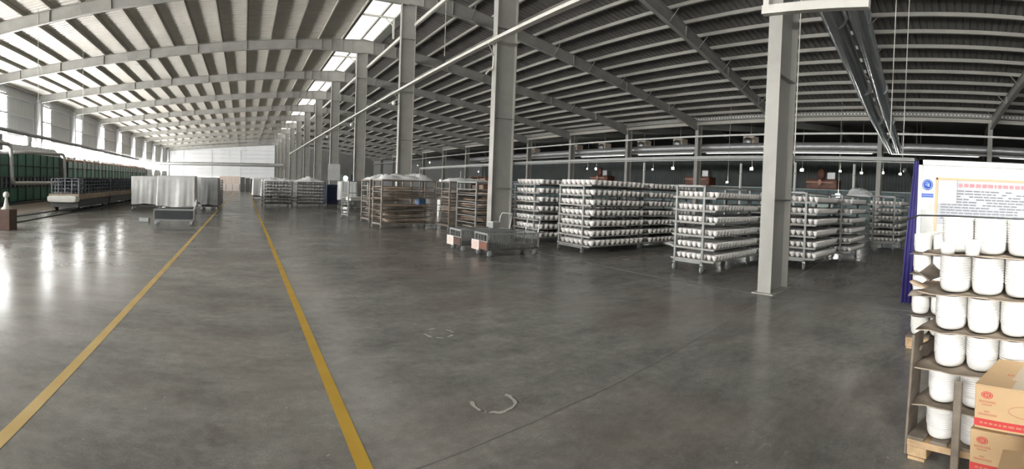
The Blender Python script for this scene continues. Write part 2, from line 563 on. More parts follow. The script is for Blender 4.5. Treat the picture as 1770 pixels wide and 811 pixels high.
for k, (y, y2) in enumerate(zip(YF, YR)):
    mb = MB()
    P = lambda x: y + (y2 - y) * (x - XC) / (XR - XC)
    segs = [(XC, 0.86), (10.2, 0.58), (20, 0.52), (26.5, 0.52), (XR, 0.75)]
    for (xa, da), (xb, db) in zip(segs[:-1], segs[1:]):
        za, zb = zR(xa) - 0.005, zR(xb) - 0.005
        ya, yb = P(xa), P(xb)
        mb.bar((xa, ya, za - 0.007), (xb, yb, zb - 0.007), 0.22, 0.014)
        mb.bar((xa, ya, za - da), (xb, yb, zb - db), 0.22, 0.014)
        vs_ = [(xa, ya - 0.005, za - da), (xb, yb - 0.005, zb - db), (xb, yb - 0.005, zb), (xa, ya - 0.005, za),
               (xa, ya + 0.005, za - da), (xb, yb + 0.005, zb - db), (xb, yb + 0.005, zb), (xa, ya + 0.005, za)]
        mb.add(vs_, [(0, 1, 2, 3), (7, 6, 5, 4)])
    for xs, dd in ((7.9, .78), (8.6, .7), (9.4, .62), (13, .56), (17, .54), (21.5, .52), (26, .52)):
        mb.bar((xs, P(xs), zR(xs) - dd), (xs, P(xs), zR(xs)), 0.012, 0.2, (0, 1, 0))
    for i in range(-6, 9, 2):
        xs = 18.2 + 1.3 * i
        for sg in (-1, 1):
            mb.bar((xs, P(xs) + sg * 0.55, zR(xs) + 0.02), (xs, P(xs) + sg * 0.06, zR(xs) - 0.48), 0.04, 0.03)
    struct('roof_beam', mb, M['steel'], 'deep steel roof beam sloping from the ridge columns to the valley columns', 'roof beams on the valley side')

# ridge columns (web along X)
for k, y in enumerate(YF):
    mb = MB()
    zt = zL(XC) - 0.85
    mb.ibeam((XC, y, 0.0), (XC, y, zt), 0.70, 0.24, 0.018, 0.012, (1, 0, 0))
    for z in (1.55, 3.6, 6.2, 8.2):
        mb.box(XC - 0.33, XC + 0.33, y - 0.115, y + 0.115, z, z + 0.012)
    mb.box(XC - 0.42, XC + 0.42, y - 0.19, y + 0.19, 0.0, 0.02)
    struct('column', mb, M['steel'], 'tall grey steel column under the roof ridge', 'ridge columns')
# valley columns
for k, y in enumerate(YR):
    mb = MB()
    mb.ibeam((XR, y, 0.0), (XR, y, 7.1), 0.55, 0.30, 0.018, 0.012, (1, 0, 0))
    mb.box(XR - 0.25, XR + 0.25, y - 0.14, y + 0.14, 6.45, 6.47).box(XR - 0.33, XR + 0.33, y - 0.2, y + 0.2, 0, 0.02)
    struct('column', mb, M['steel'], 'grey steel column in the row under the roof valley', 'valley columns')
# window wall columns
for k, y in enumerate(YF):
    mb = MB()
    mb.ibeam((XL + 0.35, y, 0), (XL + 0.35, y, zL(XL) - 0.3), 0.5, 0.26, 0.016, 0.012, (1, 0, 0))
    struct('column', mb, M['wall'], 'pale steel column standing against the window wall', 'window wall columns')

# window wall with strips
struct('wall_left', corrugated((XL, -13, 0), (XL, YE, 0), (0, 0, 9.3), (1, 0, 0), 0.3, 0.03), M['wall'], 'pale corrugated wall with bright translucent strips')
for z in (3.45, 5.3, 6.7, 8.1):
    struct('trim_1', MB().box(XL + 0.03, XL + 0.15, -13, YE, z, z + 0.14), M['wall'], 'horizontal pale wall rail on the window wall', 'wall rails on the window wall')
wi = 1
for k, y in enumerate(YF):
    yy = y + 2.45
    mb = MB()
    mb.box(XL + 0.04, XL + 0.06, yy - 0.75, yy + 0.75, 3.3, 8.25)
    struct('window_%d' % wi, mb, M['strip'], 'bright translucent daylight strip in the window wall', 'daylight strips')
    wi += 1
struct('window_%d' % wi, MB().box(XL + 0.04, XL + 0.08, -10, YE - 0.5, 3.70, 4.78), M['band'], 'long low glazed daylight band of the window wall')
wi += 1

# end wall (far)
struct('wall_back', corrugated((XL, YE, 0), (XR, YE, 0), (0, 0, 10.3), (0, -1, 0), 0.3, 0.03), M['wall_dark'], 'grey corrugated end wall of the hall')
mb = MB().add([(-17.2, YE - 0.06, 2.55), (6.7, YE - 0.06, 2.55), (6.7, YE - 0.06, 9.75), (-17.2, YE - 0.06, 8.2)], [(0, 1, 2, 3)])
mb.add([(-17.2, YE - 0.03, 2.55), (6.7, YE - 0.03, 2.55), (6.7, YE - 0.03, 9.75), (-17.2, YE - 0.03, 8.2)], [(3, 2, 1, 0)])
struct('window_%d' % wi, mb, M['endlit'], 'large translucent panel glowing in the far end wall')
wi += 1
struct('trim_2', MB().box(-17.5, 6.8, YE - 0.09, YE - 0.04, 0.8, 2.55), M['wall'], 'pale band of wall under the glowing end wall panel')
for z in (3.3, 4.2, 5.6, 6.6, 7.5, 8.4):
    x0 = -17.2 if z < 8.1 else -13.0
    struct('trim_3', MB().box(x0, 6.7, YE - 0.13, YE - 0.08, z, z + 0.05), M['wall_dark'], 'thin horizontal rail across the glowing end wall panel', 'rails across the end wall panel')
for x in (-14.0, -7.5, -1.0, 6.7):
    struct('trim_4', MB().box(x, x + 0.1, YE - 0.16, YE - 0.10, 0.8, 9.6 if x > 0 else 8.4), M['wall_dark'], 'upright post across the glowing end wall panel', 'posts across the end wall panel')
# other walls
struct('wall_right', corrugated((59, -13, 0), (59, YE, 0), (0, 0, 8), (-1, 0, 0), 0.4, 0.04), M['wall_green'], 'dark grey green far wall of the second hall')
struct('wall_end_second_hall', MB().quad((XR, YE, 0), (59, YE, 0), (59, YE, 9.4), (XR, YE, 9.4)), M['wall'], 'grey end wall of the second hall')
# wall behind the camera with an open doorway
mb = MB().box(XL, -11.5, -12.1, -12, 0, 11).box(7.5, 60, -12.1, -12, 0, 11).box(-11.5, 7.5, -12.1, -12, 6, 11)
struct('wall_front', mb, M['wall'], 'wall with a wide open doorway behind the viewer')

# ridge skylight
mb = MB().add([(6.0, -13, 10.72), (7.0, -13, 10.9), (7.95, -13, 10.72), (6.0, YE, 10.72), (7.0, YE, 10.9), (7.95, YE, 10.72)], [(0, 1, 4, 3), (1, 2, 5, 4)])
struct('window_%d' % wi, mb, M['ridge'], 'bright translucent skylight along the roof ridge')
wi += 1
struct('trim_5', MB().bar((7.2, -13, 10.76), (7.2, YE, 10.76), 0.10, 0.12).bar((6.05, -13, 10.72), (6.05, YE, 10.72), 0.05, 0.3).box(7.93, 8.5, -13, YE, 10.62, 10.74), M['steel'], 'steel bars framing the ridge skylight')
for y in YF[2:6]:
    yy = y + 4.2
    mb = MB().bar((6.1, yy, 10.62), (7.9, yy, 10.62), 0.09, 0.09).bar((7.85, yy, 10.6), (7.85, yy, 9.5), 0.09, 0.09, (0, 1, 0)).bar((7.4, yy, 10.55), (7.85, yy, 10.2), 0.05, 0.05)
    struct('trim_6', mb, M['ibeam_pale'], 'pale bracket post under the ridge skylight', 'skylight brackets')
# longitudinal struts along the ridge columns
struct('roof_beam', MB().bar((7.56, -13, 8.9), (7.56, YE, 8.9), 0.12, 0.14), M['ibeam_pale'], 'pale strut running along the tops of the ridge columns')

# valley: eave beam, perforated strip, girts
struct('roof_beam', MB().box(XR - 0.35, XR - 0.15, -13, YE, 7.02, 7.26), M['purlin'], 'horizontal eave beam over the valley columns')
mb = MB()
y = -12.0
while y < 21:
    mb.box(XR - 0.396, XR - 0.39, y, y + 0.075, 7.42, 7.485)
    y += 0.235
struct('window_%d' % wi, mb, M['hole'], 'row of small daylight holes along the valley eave')
struct('trim_7', MB().box(XR - 0.39, XR - 0.37, -13, YE, 7.30, 7.62), M['steel'], 'perforated steel strip along the valley eave')
struct('trim_8', MB().bar((XR - 0.32, -13, 6.15), (XR - 0.32, YE, 6.15), 0.10, 0.13), M['zinc'], 'grey pipe running along the valley columns')
for y in YR:                                          # roof beams of the second hall
    mb = MB().bar((XR + 0.2, y, 7.0), (45, y, 8.85), 0.2, 0.5).bar((45, y, 8.85), (58.8, y, 7.1), 0.2, 0.5)
    struct('roof_beam', mb, M['wall_dark'], 'dark steel roof beam of the second hall', 'second hall roof beams')

# floor paint and joints
def strip(name, pts, w, m, label, z=0.002, group=None):
    mb = MB()
    for (x0, y0), (x1, y1) in zip(pts[:-1], pts[1:]):
        d = Vector((x1 - x0, y1 - y0, 0)).normalized()
        s_ = Vector((-d.y, d.x, 0)) * w / 2
        p, q = Vector((x0, y0, z)), Vector((x1, y1, z))
        mb.quad(p + s_, p - s_, q - s_, q + s_)
    return struct(name, mb, m, label, group)


strip('floor_marking', [(0.675, -3), (0.675, 12), (0.66, 30), (0.62, 62)], 0.088, M['yellow'], 'straight yellow line on the side of the aisle nearer the columns')
strip('floor_marking', [(-1.36, -3), (-1.36, 9), (-1.375, 25), (-1.40, 62)], 0.088, M['yellow_worn'], 'straight yellow line on the side of the aisle nearer the windows')
strip('floor_marking', [(6.78, -6), (6.80, 60)], 0.07, M['joint'], 'pale dusty floor joint along the ridge columns')
strip('floor_marking', [(-1.0, 1.95), (1.56, 2.42), (6.4, 3.05)], 0.012, M['jointdark'], 'thin floor joint running from the front column towards the aisle')
strip('floor_marking', [(7.6, 3.22), (9.4, 3.5), (14, 4.1)], 0.03, M['joint'], 'pale floor joint behind the front column')
strip('floor_marking', [(7.6, 3.0), (7.8, 0.9)], 0.05, M['joint'], 'pale floor joint from the front column to the blue sheet')


def ring(cx, cy, r, arcs, w, label):
    mb = MB()
    for (t0, t1) in arcs:
        m_ = max(3, int(abs(t1 - t0) / 12))
        pr = []
        for i in range(m_ + 1):
            t = math.radians(t0 + (t1 - t0) * i / m_)
            ww = w * random.uniform(0.6, 1.5)
            rr = r * random.uniform(0.95, 1.05)
            pr.append(((cx + (rr - ww / 2) * math.cos(t), cy + (rr - ww / 2) * math.sin(t), 0.003), (cx + (rr + ww / 2) * math.cos(t), cy + (rr + ww / 2) * math.sin(t), 0.003)))
        for (a0, b0), (a1, b1) in zip(pr[:-1], pr[1:]):
            mb.quad(a0, b0, b1, a1)
    return struct('floor_marking', mb, M['chalk'], label)


ring(1.74, 2.82, 0.155, [(150, 215), (228, 330), (330, 385), (205, 222)], 0.026, 'large broken white chalk ring on the open floor')
ring(2.01, 4.40, 0.15, [(170, 215), (235, 262), (285, 320), (350, 395), (85, 110)], 0.025, 'smaller broken white chalk ring farther up the floor')

# ------------------------------------------------------------------ overhead services
# cable tray along the ridge columns
t = thing('cable_tray', 'long pale cable tray fixed along the ridge columns', 'cable tray', (6.72, 0, 5.73))
mb = MB().box(-0.085, 0.085, 3.55, 70, -0.012, 0).box(-0.085, -0.078, 3.55, 70, 0, 0.075).box(0.078, 0.085, 3.55, 70, 0, 0.075)
mb.build('tray', M['ibeam_pale'], t)
for y in YF[2:9]:
    MB().bar((-0.09, y, -0.035), (0.122, y, -0.035), 0.04, 0.04).bar((0.10, y, -0.35), (-0.06, y, -0.06), 0.025, 0.025).build('bracket', M['steel'], t)

# horns / round lamps on the columns
proto = thing('column_lamp', 'small round white lamp on the third ridge column', 'lamp', (6.62, YF[3], 5.25))
MB().bar((0.23, 0, 0), (0.05, 0, 0), 0.04, 0.04).build('arm', M['steel'], proto)
MB().lathe([(0.001, -0.10), (0.06, -0.09), (0.095, -0.03), (0.1, 0.02), (0.07, 0.09), (0.001, 0.11)], (0, 0, 0), 14).build('globe', M['cream'], proto)
for k, nm in ((4, 'fourth'), (5, 'fifth')):
    copy_tree(proto, None, 'small round white lamp on the %s ridge column' % nm, None, (6.62, YF[k], 5.25))
t = thing('conduit_elbow', 'white bent conduit on the second ridge column', 'conduit', (6.80, YF[2] + 0.02, 4.78))
MB().tube([(0.05, 0, 0.6), (0.02, 0, 0.25), (0.0, 0, 0.2), (-0.1, 0, 0.17), (-0.2, 0, 0.05)], 0.03, 8).build('pipe', M['ibeam_pale'], t)

# low crossbar between the ridge columns
t = thing('crossbar', 'long square steel crossbar above the bowl racks ending at the blue sheet', 'crossbar', (7.62, 0, 2.31))
MB().bar((0, 1.0, 0), (0, 19.2, 0), 0.055, 0.06).bar((0, 1.0, -0.05), (0, 19.2, -0.05), 0.025, 0.018).build('tube', M['bar'], t)
MB().bar((0, 19.2, 0.03), (0, 19.2, -2.31), 0.06, 0.06, (0, 1, 0)).build('end_post', M['bar'], t)

# cross frame on the front column
t = thing('steel_frame', 'pale steel cross frame high on the front column', 'frame', (6.79, 3.3, 4.63))
MB().bar((0, 0.16, 0), (0, -1.62, -0.06), 0.12, 0.14).build('lower_beam', M['ibeam_pale'], t)
for y in (0.09, -1.565):
    MB().bar((0, y, 0.06), (0, y, 1.9), 0.10, 0.10, (0, 1, 0)).build('upright', M['ibeam_pale'], t)
MB().bar((0, 0.05, 1.75), (0, -1.5, 1.0), 0.06, 0.06).build('diagonal_brace', M['ibeam_pale'], t)
MB().bar((0, 0.16, 1.85), (0, -1.58, 1.85), 0.14, 0.14).build('upper_beam', M['ibeam_pale'], t)

# big ducts
def duct(name, label, pts, r, mats, band_every=2.4):
    t_ = thing(name, label, 'duct', pts[0])
    P0 = Vector(pts[0])
    loc = [Vector(p) - P0 for p in pts]
    MB().tube(loc, r, 20).build('pipe', mats, t_)
    d = loc[-1] - loc[0]
    L_ = d.length
    k = band_every
    while k < L_:
        p = loc[0] + d * k / L_
        MB().tube([p - d.normalized() * 0.03, p + d.normalized() * 0.03], r + 0.004, 20).build('joint_ring', mats, t_)
        k += band_every
    return t_


duct('air_duct', 'shiny round air duct crossing overhead, the one nearer the front column', [(3.0, 1.95, 4.93), (7.9, 2.64, 4.93), (16.2, 3.81, 4.95), (29.4, 5.45, 5.0)], 0.205, M['galv'], 5.2)
duct('air_duct', 'shiny round air duct crossing overhead, the one farther from the front column', [(3.0, 1.52, 4.93), (7.9, 2.16, 4.93), (16.2, 3.26, 4.95), (29.4, 4.92, 5.0)], 0.205, M['galv'], 5.2)
duct('slanted_duct', 'silver duct slanting down in the second hall beside the blue sheet', [(33.0, 5.05, 4.1), (39.5, 4.55, 2.2)], 0.14, M['galv'], 9)
duct('slanted_duct', 'second silver duct slanting down in the second hall', [(33.3, 4.35, 4.3), (38.8, 4.4, 2.6)], 0.13, M['galv'], 9)
for (y_, x_) in ((4.75, 36.8), (4.38, 36.5)):
    tag(MB().tube([(0, 0, 0.33), (0, 0, 5.3)], 0.02, 6).build('hanging_rod', M['steel']), 'rod carrying the slanted duct, %s' % ('nearer the front column' if y_ > 4.5 else 'nearer the blue sheet'), 'rod').location = (x_, y_, 3.02)
# services along the valley
duct('valley_duct', 'long dull round duct running level along the valley columns', [(30.9, -12, 5.42), (30.9, 60, 5.42)], 0.30, M['galv_dull'], 6)
duct('valley_pipe', 'long bright thin pipe under the valley duct', [(30.55, -12, 5.04), (30.55, 55, 5.04)], 0.075, M['zinc'], 7.4)
# glowing strips making the bright line under the valley duct
tl = thing('glow_strip', 'long glowing strip in line under the valley duct', 'lamp', (30.5, 0, 5.0), 0, 'glowing strips under the valley duct')
MB().box(-0.04, 0.04, -3.0, 3.0, 0.0, 0.05).build('housing', M['cream'], tl)
MB().tube([(0, -2.9, -0.02), (0, 2.9, -0.02)], 0.02, 8).build('tube', M['tube'], tl)
tl.location = (30.42, 17.0, 4.93)
for y in (9.8, 24.1, 31.6, 2.7, -4.5):
    copy_tree(tl, None, None, None, (30.42, y, 4.93))

# unit heaters in the second hall along the valley
uh = thing('unit_heater', 'boxy grey unit heater hanging beyond the valley columns', 'heater', (33, 0, 5.6), 0, 'unit heaters beyond the valley columns')
MB().cbox(-0.45, 0.45, -0.5, 0.5, 0, 0.9, 0.05).build('housing', M['card_pale'], uh)
MB().lathe([(0.001, 0), (0.34, 0), (0.36, -0.12), (0.001, -0.12)], (-0.45, 0, 0.45), 14, axis='x').build('fan_cowl', M['galv_dull'], uh)
MB().bar((0, 0, 0.9), (0, 0, 2.26), 0.04, 0.04, (0, 1, 0)).build('hanger', M['steel'], uh)
uh.location = (33, 24.4, 5.6)
for y in (28.6, 33.9, 38.2, 17.4, 46.0):
    copy_tree(uh, None, None, None, (33, y, 5.6))

# hanging rods
for (x, y, z0, z1, lb) in ((9.0, 3.7, 2.3, zR(9.0) + 0.13, 'thin steel rod hanging beside the front column'), (12.0, 2.25, 3.3, zR(12) + 0.13, 'thin steel rod hanging beside the big ducts'),
                           (8.2, 18.3, 7.1, zR(8.2) + 0.05, 'thin steel rod hanging in the ridge bay between third and fourth columns'),
                           (-9.6, 20.2, 4.4, zL(-9.6) + 0.14, 'thin steel rod hanging near the green kiln'), (-9.8, 27.0, 4.6, zL(-9.8) + 0.14, 'thin steel rod hanging farther along the green kiln'),
                           (13.9, 2.2, 3.0, zR(13.9) + 0.13, 'thin steel rod hanging behind the big ducts')):
    tag(MB().tube([(0, 0, 0), (0, 0, z1 - z0 + 0.1)], 0.014, 6).build('hanging_rod', M['ibeam_pale']), lb, 'rod').location = (x, y, z0)

# duct beam crossing the far end, and the long pipe on the window side
duct('cross_duct', 'long grey duct crossing the far end of the hall', [(-17.0, 80, 4.45), (6.6, 80, 4.30)], 0.30, M['galv_dull'], 4)
for (n_, x_, y_, z0, z1) in (('cross', -12, 80, 4.74, zL(-12) + .17), ('cross', 0, 80, 4.67, zL(0) + .17)):
    tag(MB().tube([(0, 0, 0), (0, 0, z1 - z0)], 0.02, 6).build('hanging_rod', M['steel']), 'rod carrying the cross duct on the %s side' % ('window' if x_ < -5 else 'aisle'), 'rod').location = (x_, y_, z0)
t = duct('long_pipe', 'long grey insulated pipe running high along the green kilns', [(-14.0, 15, 4.70), (-14.0, 36, 4.45), (-14.0, 60, 4.2)], 0.13, M['galv_dull'], 5.5)

# ------------------------------------------------------------------ racks, carts
def caster(mb_parent, x, y, r=0.075, z=0.0):
    f = MB().box(x - 0.035, x + 0.035, y - 0.035, y + 0.035, 2 * r + 0.015, 2 * r + 0.03)
    f.box(x - 0.03, x + 0.03, y - 0.028, y - 0.022, r - 0.02, 2 * r + 0.015).box(x - 0.03, x + 0.03, y + 0.022, y + 0.028, r - 0.02, 2 * r + 0.015)
    o = f.build('caster', M['galv_dull'], mb_parent)
    w = MB().lathe([(0.001, -0.018), (r * 0.4, -0.018), (r * 0.5, -0.014), (r, -0.017), (r, 0.017), (r * 0.5, 0.014), (r * 0.4, 0.018), (0.001, 0.018)], (x, y, r), 14, axis='y')
    w.build('wheel', M['wheel'], o)
    return o


def rack(name, label, loc, L, Wd, zs, ztop, over=(0.0, 0.0), m='rack', rz=0.0, group=None, post=0.045, open_front=0.03, boards=True, mid=False):
    """wheeled rack; local x along its length, y across; zs = shelf heights"""
    t_ = thing(name, label, 'rack', (*loc, 0), rz, group)
    zb = zs[0] - 0.03
    xs = [0, L] if not mid else [0, L / 2, L]
    for x in xs:
        for y in (0, Wd):
            MB().box(x - post / 2, x + post / 2, y - post / 2, y + post / 2, zb - 0.05, ztop).build('post', M[m], t_)
    fr = MB()
    for y in (0, Wd):
        fr.bar((0, y, zb - 0.02), (L, y, zb - 0.02), post, 0.06)
    for x in xs:
        fr.bar((x, 0, zb - 0.02), (x, Wd, zb - 0.02), post, 0.06)
    fr.build('base_frame', M[m], t_)
    fr = MB()
    for y in (0, Wd):
        fr.bar((0, y, ztop - 0.02), (L, y, ztop - 0.02), post, 0.04)
    for x in (0, L):
        fr.bar((x, 0, ztop - 0.02), (x, Wd, ztop - 0.02), post, 0.04)
    fr.build('top_frame', M[m], t_)
    for z in zs:
        s_ = MB()
        if boards:
            s_.box(-open_front, L + open_front, -over[0], Wd + over[1], z - 0.018, z)
        for x in xs:
            s_.bar((x, -over[0] * 0.9, z - 0.03), (x, Wd + over[1] * 0.9, z - 0.03), 0.025, 0.022)
        for y in (0, Wd):
            s_.bar((0, y, z - 0.03), (L, y, z - 0.03), 0.025, 0.022)
        s_.build('shelf', M['shelf'] if boards and m == 'rack' else M[m], t_)
    for x in (0.0, L):
        for y in (0, Wd):
            caster(t_, x, y, min(0.075, (zb - 0.08) / 2))
    return t_


def bowl_profile(R, H):
    return [(0.001, 0.0), (R * 0.42, 0.0), (R * 0.45, H * 0.09), (R * 0.68, H * 0.27), (R * 0.87, H * 0.56), (R, H), (R * 0.95, H), (R * 0.80, H * 0.56), (R * 0.56, H * 0.30), (0.001, H * 0.2)]


def bowl_mesh(R, H, n=16):
    return MB().lathe(bowl_profile(R, H), (0, 0, 0), n).build('bowl', M['bowl'], None, True)


STUFF = MB()


def stuff_bowl(x, y, z, R, H, n=8):
    STUFF.lathe([(R * 0.43, 0.0), (R * 0.68, H * 0.27), (R * 0.88, H * 0.58), (R, H), (R * 0.84, H * 0.7), (R * 0.3, H * 0.3)], (x, y, z), n)


BOWLS = []      # individual bowls: (distance, x, y, z, mesh, label, group)


def fill(loc, L, Wd, zs, over, R, H, where, single=True, rz=0.0, skip=0.0, rows=None):
    """bowls in rows on the shelves of a rack"""
    sp = R * 2.06
    ny = int((Wd + over[0] + over[1]) / sp)
    nx = int((L - 0.06) / sp)
    me = bowl_mesh(R, H) if single else None
    ca, sa = math.cos(rz), math.sin(rz)
    ordinals = ['lowest', 'second', 'third', 'fourth', 'fifth', 'sixth', 'seventh', 'eighth']
    for ti, z in enumerate(zs):
        for i in range(nx):
            for j in range(ny):
                if skip and random.random() < skip:
                    continue
                lx = 0.03 + (i + 0.5) * sp + random.uniform(-.0015, .0015)
                ly = -over[0] + (j + 0.5) * sp + random.uniform(-.0015, .0015)
                X, Y = loc[0] + lx * ca - ly * sa, loc[1] + lx * sa + ly * ca
                if single and (i == 0 or j == 0):
                    BOWLS.append((i * 0.3 + j * 0.12 + (0 if i == 0 else 0.3), X, Y, z + 0.002, me, 'white bowl on the %s tier of %s' % (ordinals[ti], where), 'bowls on %s, %s tier' % (where, ordinals[ti])))
                else:
                    stuff_bowl(X, Y, z + 0.002, R, H, 8 if single else 7)


# rack A: seven tiers, bowls on top
zA = [0.20, 0.44, 0.695, 0.955, 1.22, 1.47, 1.72]
nmA = 'the seven tier bowl rack behind the trolleys'
rack('bowl_rack', 'seven tier steel rack filled with white bowls up to its top, behind the trolleys', (7.74, 8.62), 2.13, 0.93, zA, 1.70, (0.30, 0.06))
fill((7.74, 8.62), 2.13, 0.93, zA, (0.30, 0.06), 0.089, 0.122, nmA)
rack('bowl_rack', 'seven tier bowl rack standing end to end behind the full one', (9.98, 8.62), 2.13, 0.93, zA, 1.70, (0.30, 0.06))
fill((9.98, 8.62), 2.13, 0.93, zA, (0.30, 0.06), 0.089, 0.122, '', False)
# rack B: nearest
zB = [0.27, 0.51, 0.765, 1.03, 1.275, 1.535]
nmB = 'the six tier bowl rack beside the front column'
rack('bowl_rack', 'six tier steel rack of small white bowls beside the front column, empty top frame', (7.77, 5.08), 1.95, 0.68, zB, 1.77, (0.30, 0.10))
fill((7.77, 5.08), 1.95, 0.68, zB, (0.30, 0.10), 0.0605, 0.104, nmB)
rack('bowl_rack', 'six tier bowl rack directly behind the one beside the front column', (9.86, 5.14), 1.95, 0.68, zB, 1.77, (0.30, 0.10))
fill((9.86, 5.14), 1.95, 0.68, zB, (0.30, 0.10), 0.0605, 0.104, '', False)
rack('bowl_rack', 'six tier bowl rack third in line behind the front column', (11.95, 5.2), 1.95, 0.68, zB, 1.77, (0.30, 0.10))
fill((11.95, 5.2), 1.95, 0.68, zB, (0.30, 0.10), 0.0605, 0.104, '', False)
# rack C: behind the front column
nmC = 'the bowl rack showing past the front column'
rack('bowl_rack', 'six tier bowl rack half hidden by the front column', (9.73, 3.66), 1.7, 0.72, zB, 1.75, (0.28, 0.10))
fill((9.73, 3.66), 1.7, 0.72, zB, (0.28, 0.10), 0.0655, 0.108, nmC)
rack('bowl_rack', 'six tier bowl rack jutting out behind the half hidden one', (11.75, 3.42), 1.7, 0.72, zB, 1.75, (0.30, 0.10))
fill((11.75, 3.42), 1.7, 0.72, zB, (0.30, 0.10), 0.0655, 0.108, '', False)
# rack D: alone by the blue sheet
zD = [0.30, 0.545, 0.79, 1.05, 1.30, 1.55]
rack('bowl_rack', 'bowl rack standing alone near the blue sheet', (15.55, 2.66), 1.8, 0.74, zD, 1.84, (0.24, 0.24))
fill((15.55, 2.66), 1.8, 0.74, zD, (0.24, 0.24), 0.068, 0.108, '', False)
# rack P: behind the second column, bowls under film
rack('bowl_rack', 'tall bowl rack standing right behind the second ridge column', (7.75, 10.72), 2.1, 1.0, zA, 1.70, (0.25, 0.10))
fill((7.75, 10.72), 2.1, 1.0, zA, (0.25, 0.10), 0.09, 0.12, '', False)
rack('bowl_rack', 'tall bowl rack next behind the one at the second ridge column', (9.98, 10.72), 2.1, 1.0, zA, 1.70, (0.25, 0.10))
fill((9.98, 10.72), 2.1, 1.0, zA, (0.25, 0.10), 0.09, 0.12, '', False)
# dark racks across the aisle side, long side towards the viewer
zF = [0.24, 0.44, 0.64, 0.84, 1.04, 1.24, 1.43]
for i, (x, y, L, rz, lb) in enumerate(((1.27, 28.55, 1.72, 0.20, 'dark bowl rack in the aisle nearest the yellow line, long side on'), (3.34, 29.05, 1.95, 0.30, 'dark bowl rack next to the one nearest the yellow line'))):
    rack('bowl_rack', lb, (x, y), L, 0.8, zF, 1.56, (0.03, 0.03), 'rack_dark', rz)
    fill((x, y), L, 0.8, zF, (0.0, 0.0), 0.098, 0.082, '', False, rz)

# stuff bowls in one object
st = STUFF.build('packed_bowls', M['bowl'])
tag(st, 'white bowls packed in the inner and farther rack rows', 'bowls', 'packed bowls', 'stuff')
BOWLS.sort(key=lambda r_: r_[0])
LIMIT = 300
for (d_, x, y, z, me, lb, gp) in BOWLS[:LIMIT]:
    o = obj('bowl', me)
    o.location = (x, y, z)
    tag(o, lb, 'bowl', gp)
extra = MB()
for (d_, x, y, z, me, lb, gp) in BOWLS[LIMIT:]:
    R_ = max(v.co.x for v in me.vertices)
    H_ = max(v.co.z for v in me.vertices)
    extra.lathe(bowl_profile(R_, H_), (x, y, z), 12)
o = extra.build('outer_bowls', M['bowl'])
tag(o, 'white bowls along the receding outer rows of the racks', 'bowls', 'packed bowls', 'stuff')

# cardboard racks ------------------------------------------------------
CARD = []
for v_ in range(5):
    mb = MB()
    nx_, ny_ = 8, 5
    Lx, Ly = 1.0, 1.0
    top, bot = [], []
    for i in range(nx_):
        for j in range(ny_):
            ex = 0.04 * random.uniform(-1, 1) if i in (0, nx_ - 1) else 0
            ey = 0.12 * random.uniform(-1, 1) if j in (0, ny_ - 1) else 0
            zz = 0.010 * math.sin(i * 1.3 + v_) * random.uniform(0.3, 1) + (0.014 * random.uniform(-1, 0.8) if j in (0, ny_ - 1) or i in (0, nx_ - 1) else 0)
            px, py = (i / (nx_ - 1) - 0.5) * Lx + ex, (j / (ny_ - 1) - 0.5) * Ly + ey
            top.append((px, py, zz + 0.012))
            bot.append((px, py, zz))
    nn = nx_ * ny_
    fs = []
    for i in range(nx_ - 1):
        for j in range(ny_ - 1):
            q = (i * ny_ + j, (i + 1) * ny_ + j, (i + 1) * ny_ + j + 1, i * ny_ + j + 1)
            fs.append(q)
            fs.append(tuple(reversed([k + nn for k in q])))
    ed = [i * ny_ for i in range(nx_)], [i * ny_ + ny_ - 1 for i in range(nx_)], list(range(ny_)), [(nx_ - 1) * ny_ + j for j in range(ny_)]
    for e_ in ed:
        for p, q in zip(e_[:-1], e_[1:]):
            fs.append((p, q, q + nn, p + nn))
    mb.add(top + bot, fs)
    CARD.append([mb.build('cardboard_sheet', M[c_], None, True) for c_ in ('card', 'card_grey', 'card_pale')])


def cardboards(loc, L, Wd, zs, where, rz=0.0, per=3, fullness=1.0, skip=None):
    ca, sa = math.cos(rz), math.sin(rz)
    for z in zs:
        if z == skip:
            continue
        zz = z + 0.022
        for k in range(min(per, 3) if z > 1.2 else per):
            if random.random() > fullness:
                continue
            me = random.choice(CARD)[random.choice((0, 1, 1, 2))]  # grey drawn twice as often, darkening the gaps between sheets by colour
            o_ = obj('cardboard_sheet', me)
            sx = L * random.uniform(0.74, 0.86)
            lx, ly = L / 2 + random.uniform(-.02, .02), Wd / 2 + random.uniform(-.03, .03)
            o_.location = (loc[0] + lx * ca - ly * sa, loc[1] + lx * sa + ly * ca, zz)
            o_.rotation_euler = (0, 0, rz + random.uniform(-.03, .03))
            o_.scale = (sx, Wd * random.uniform(0.95, 1.12), 1)
            tag(o_, 'ragged brown cardboard sheet on %s' % where, 'cardboard', 'cardboard sheets on ' + where)
            zz += 0.042


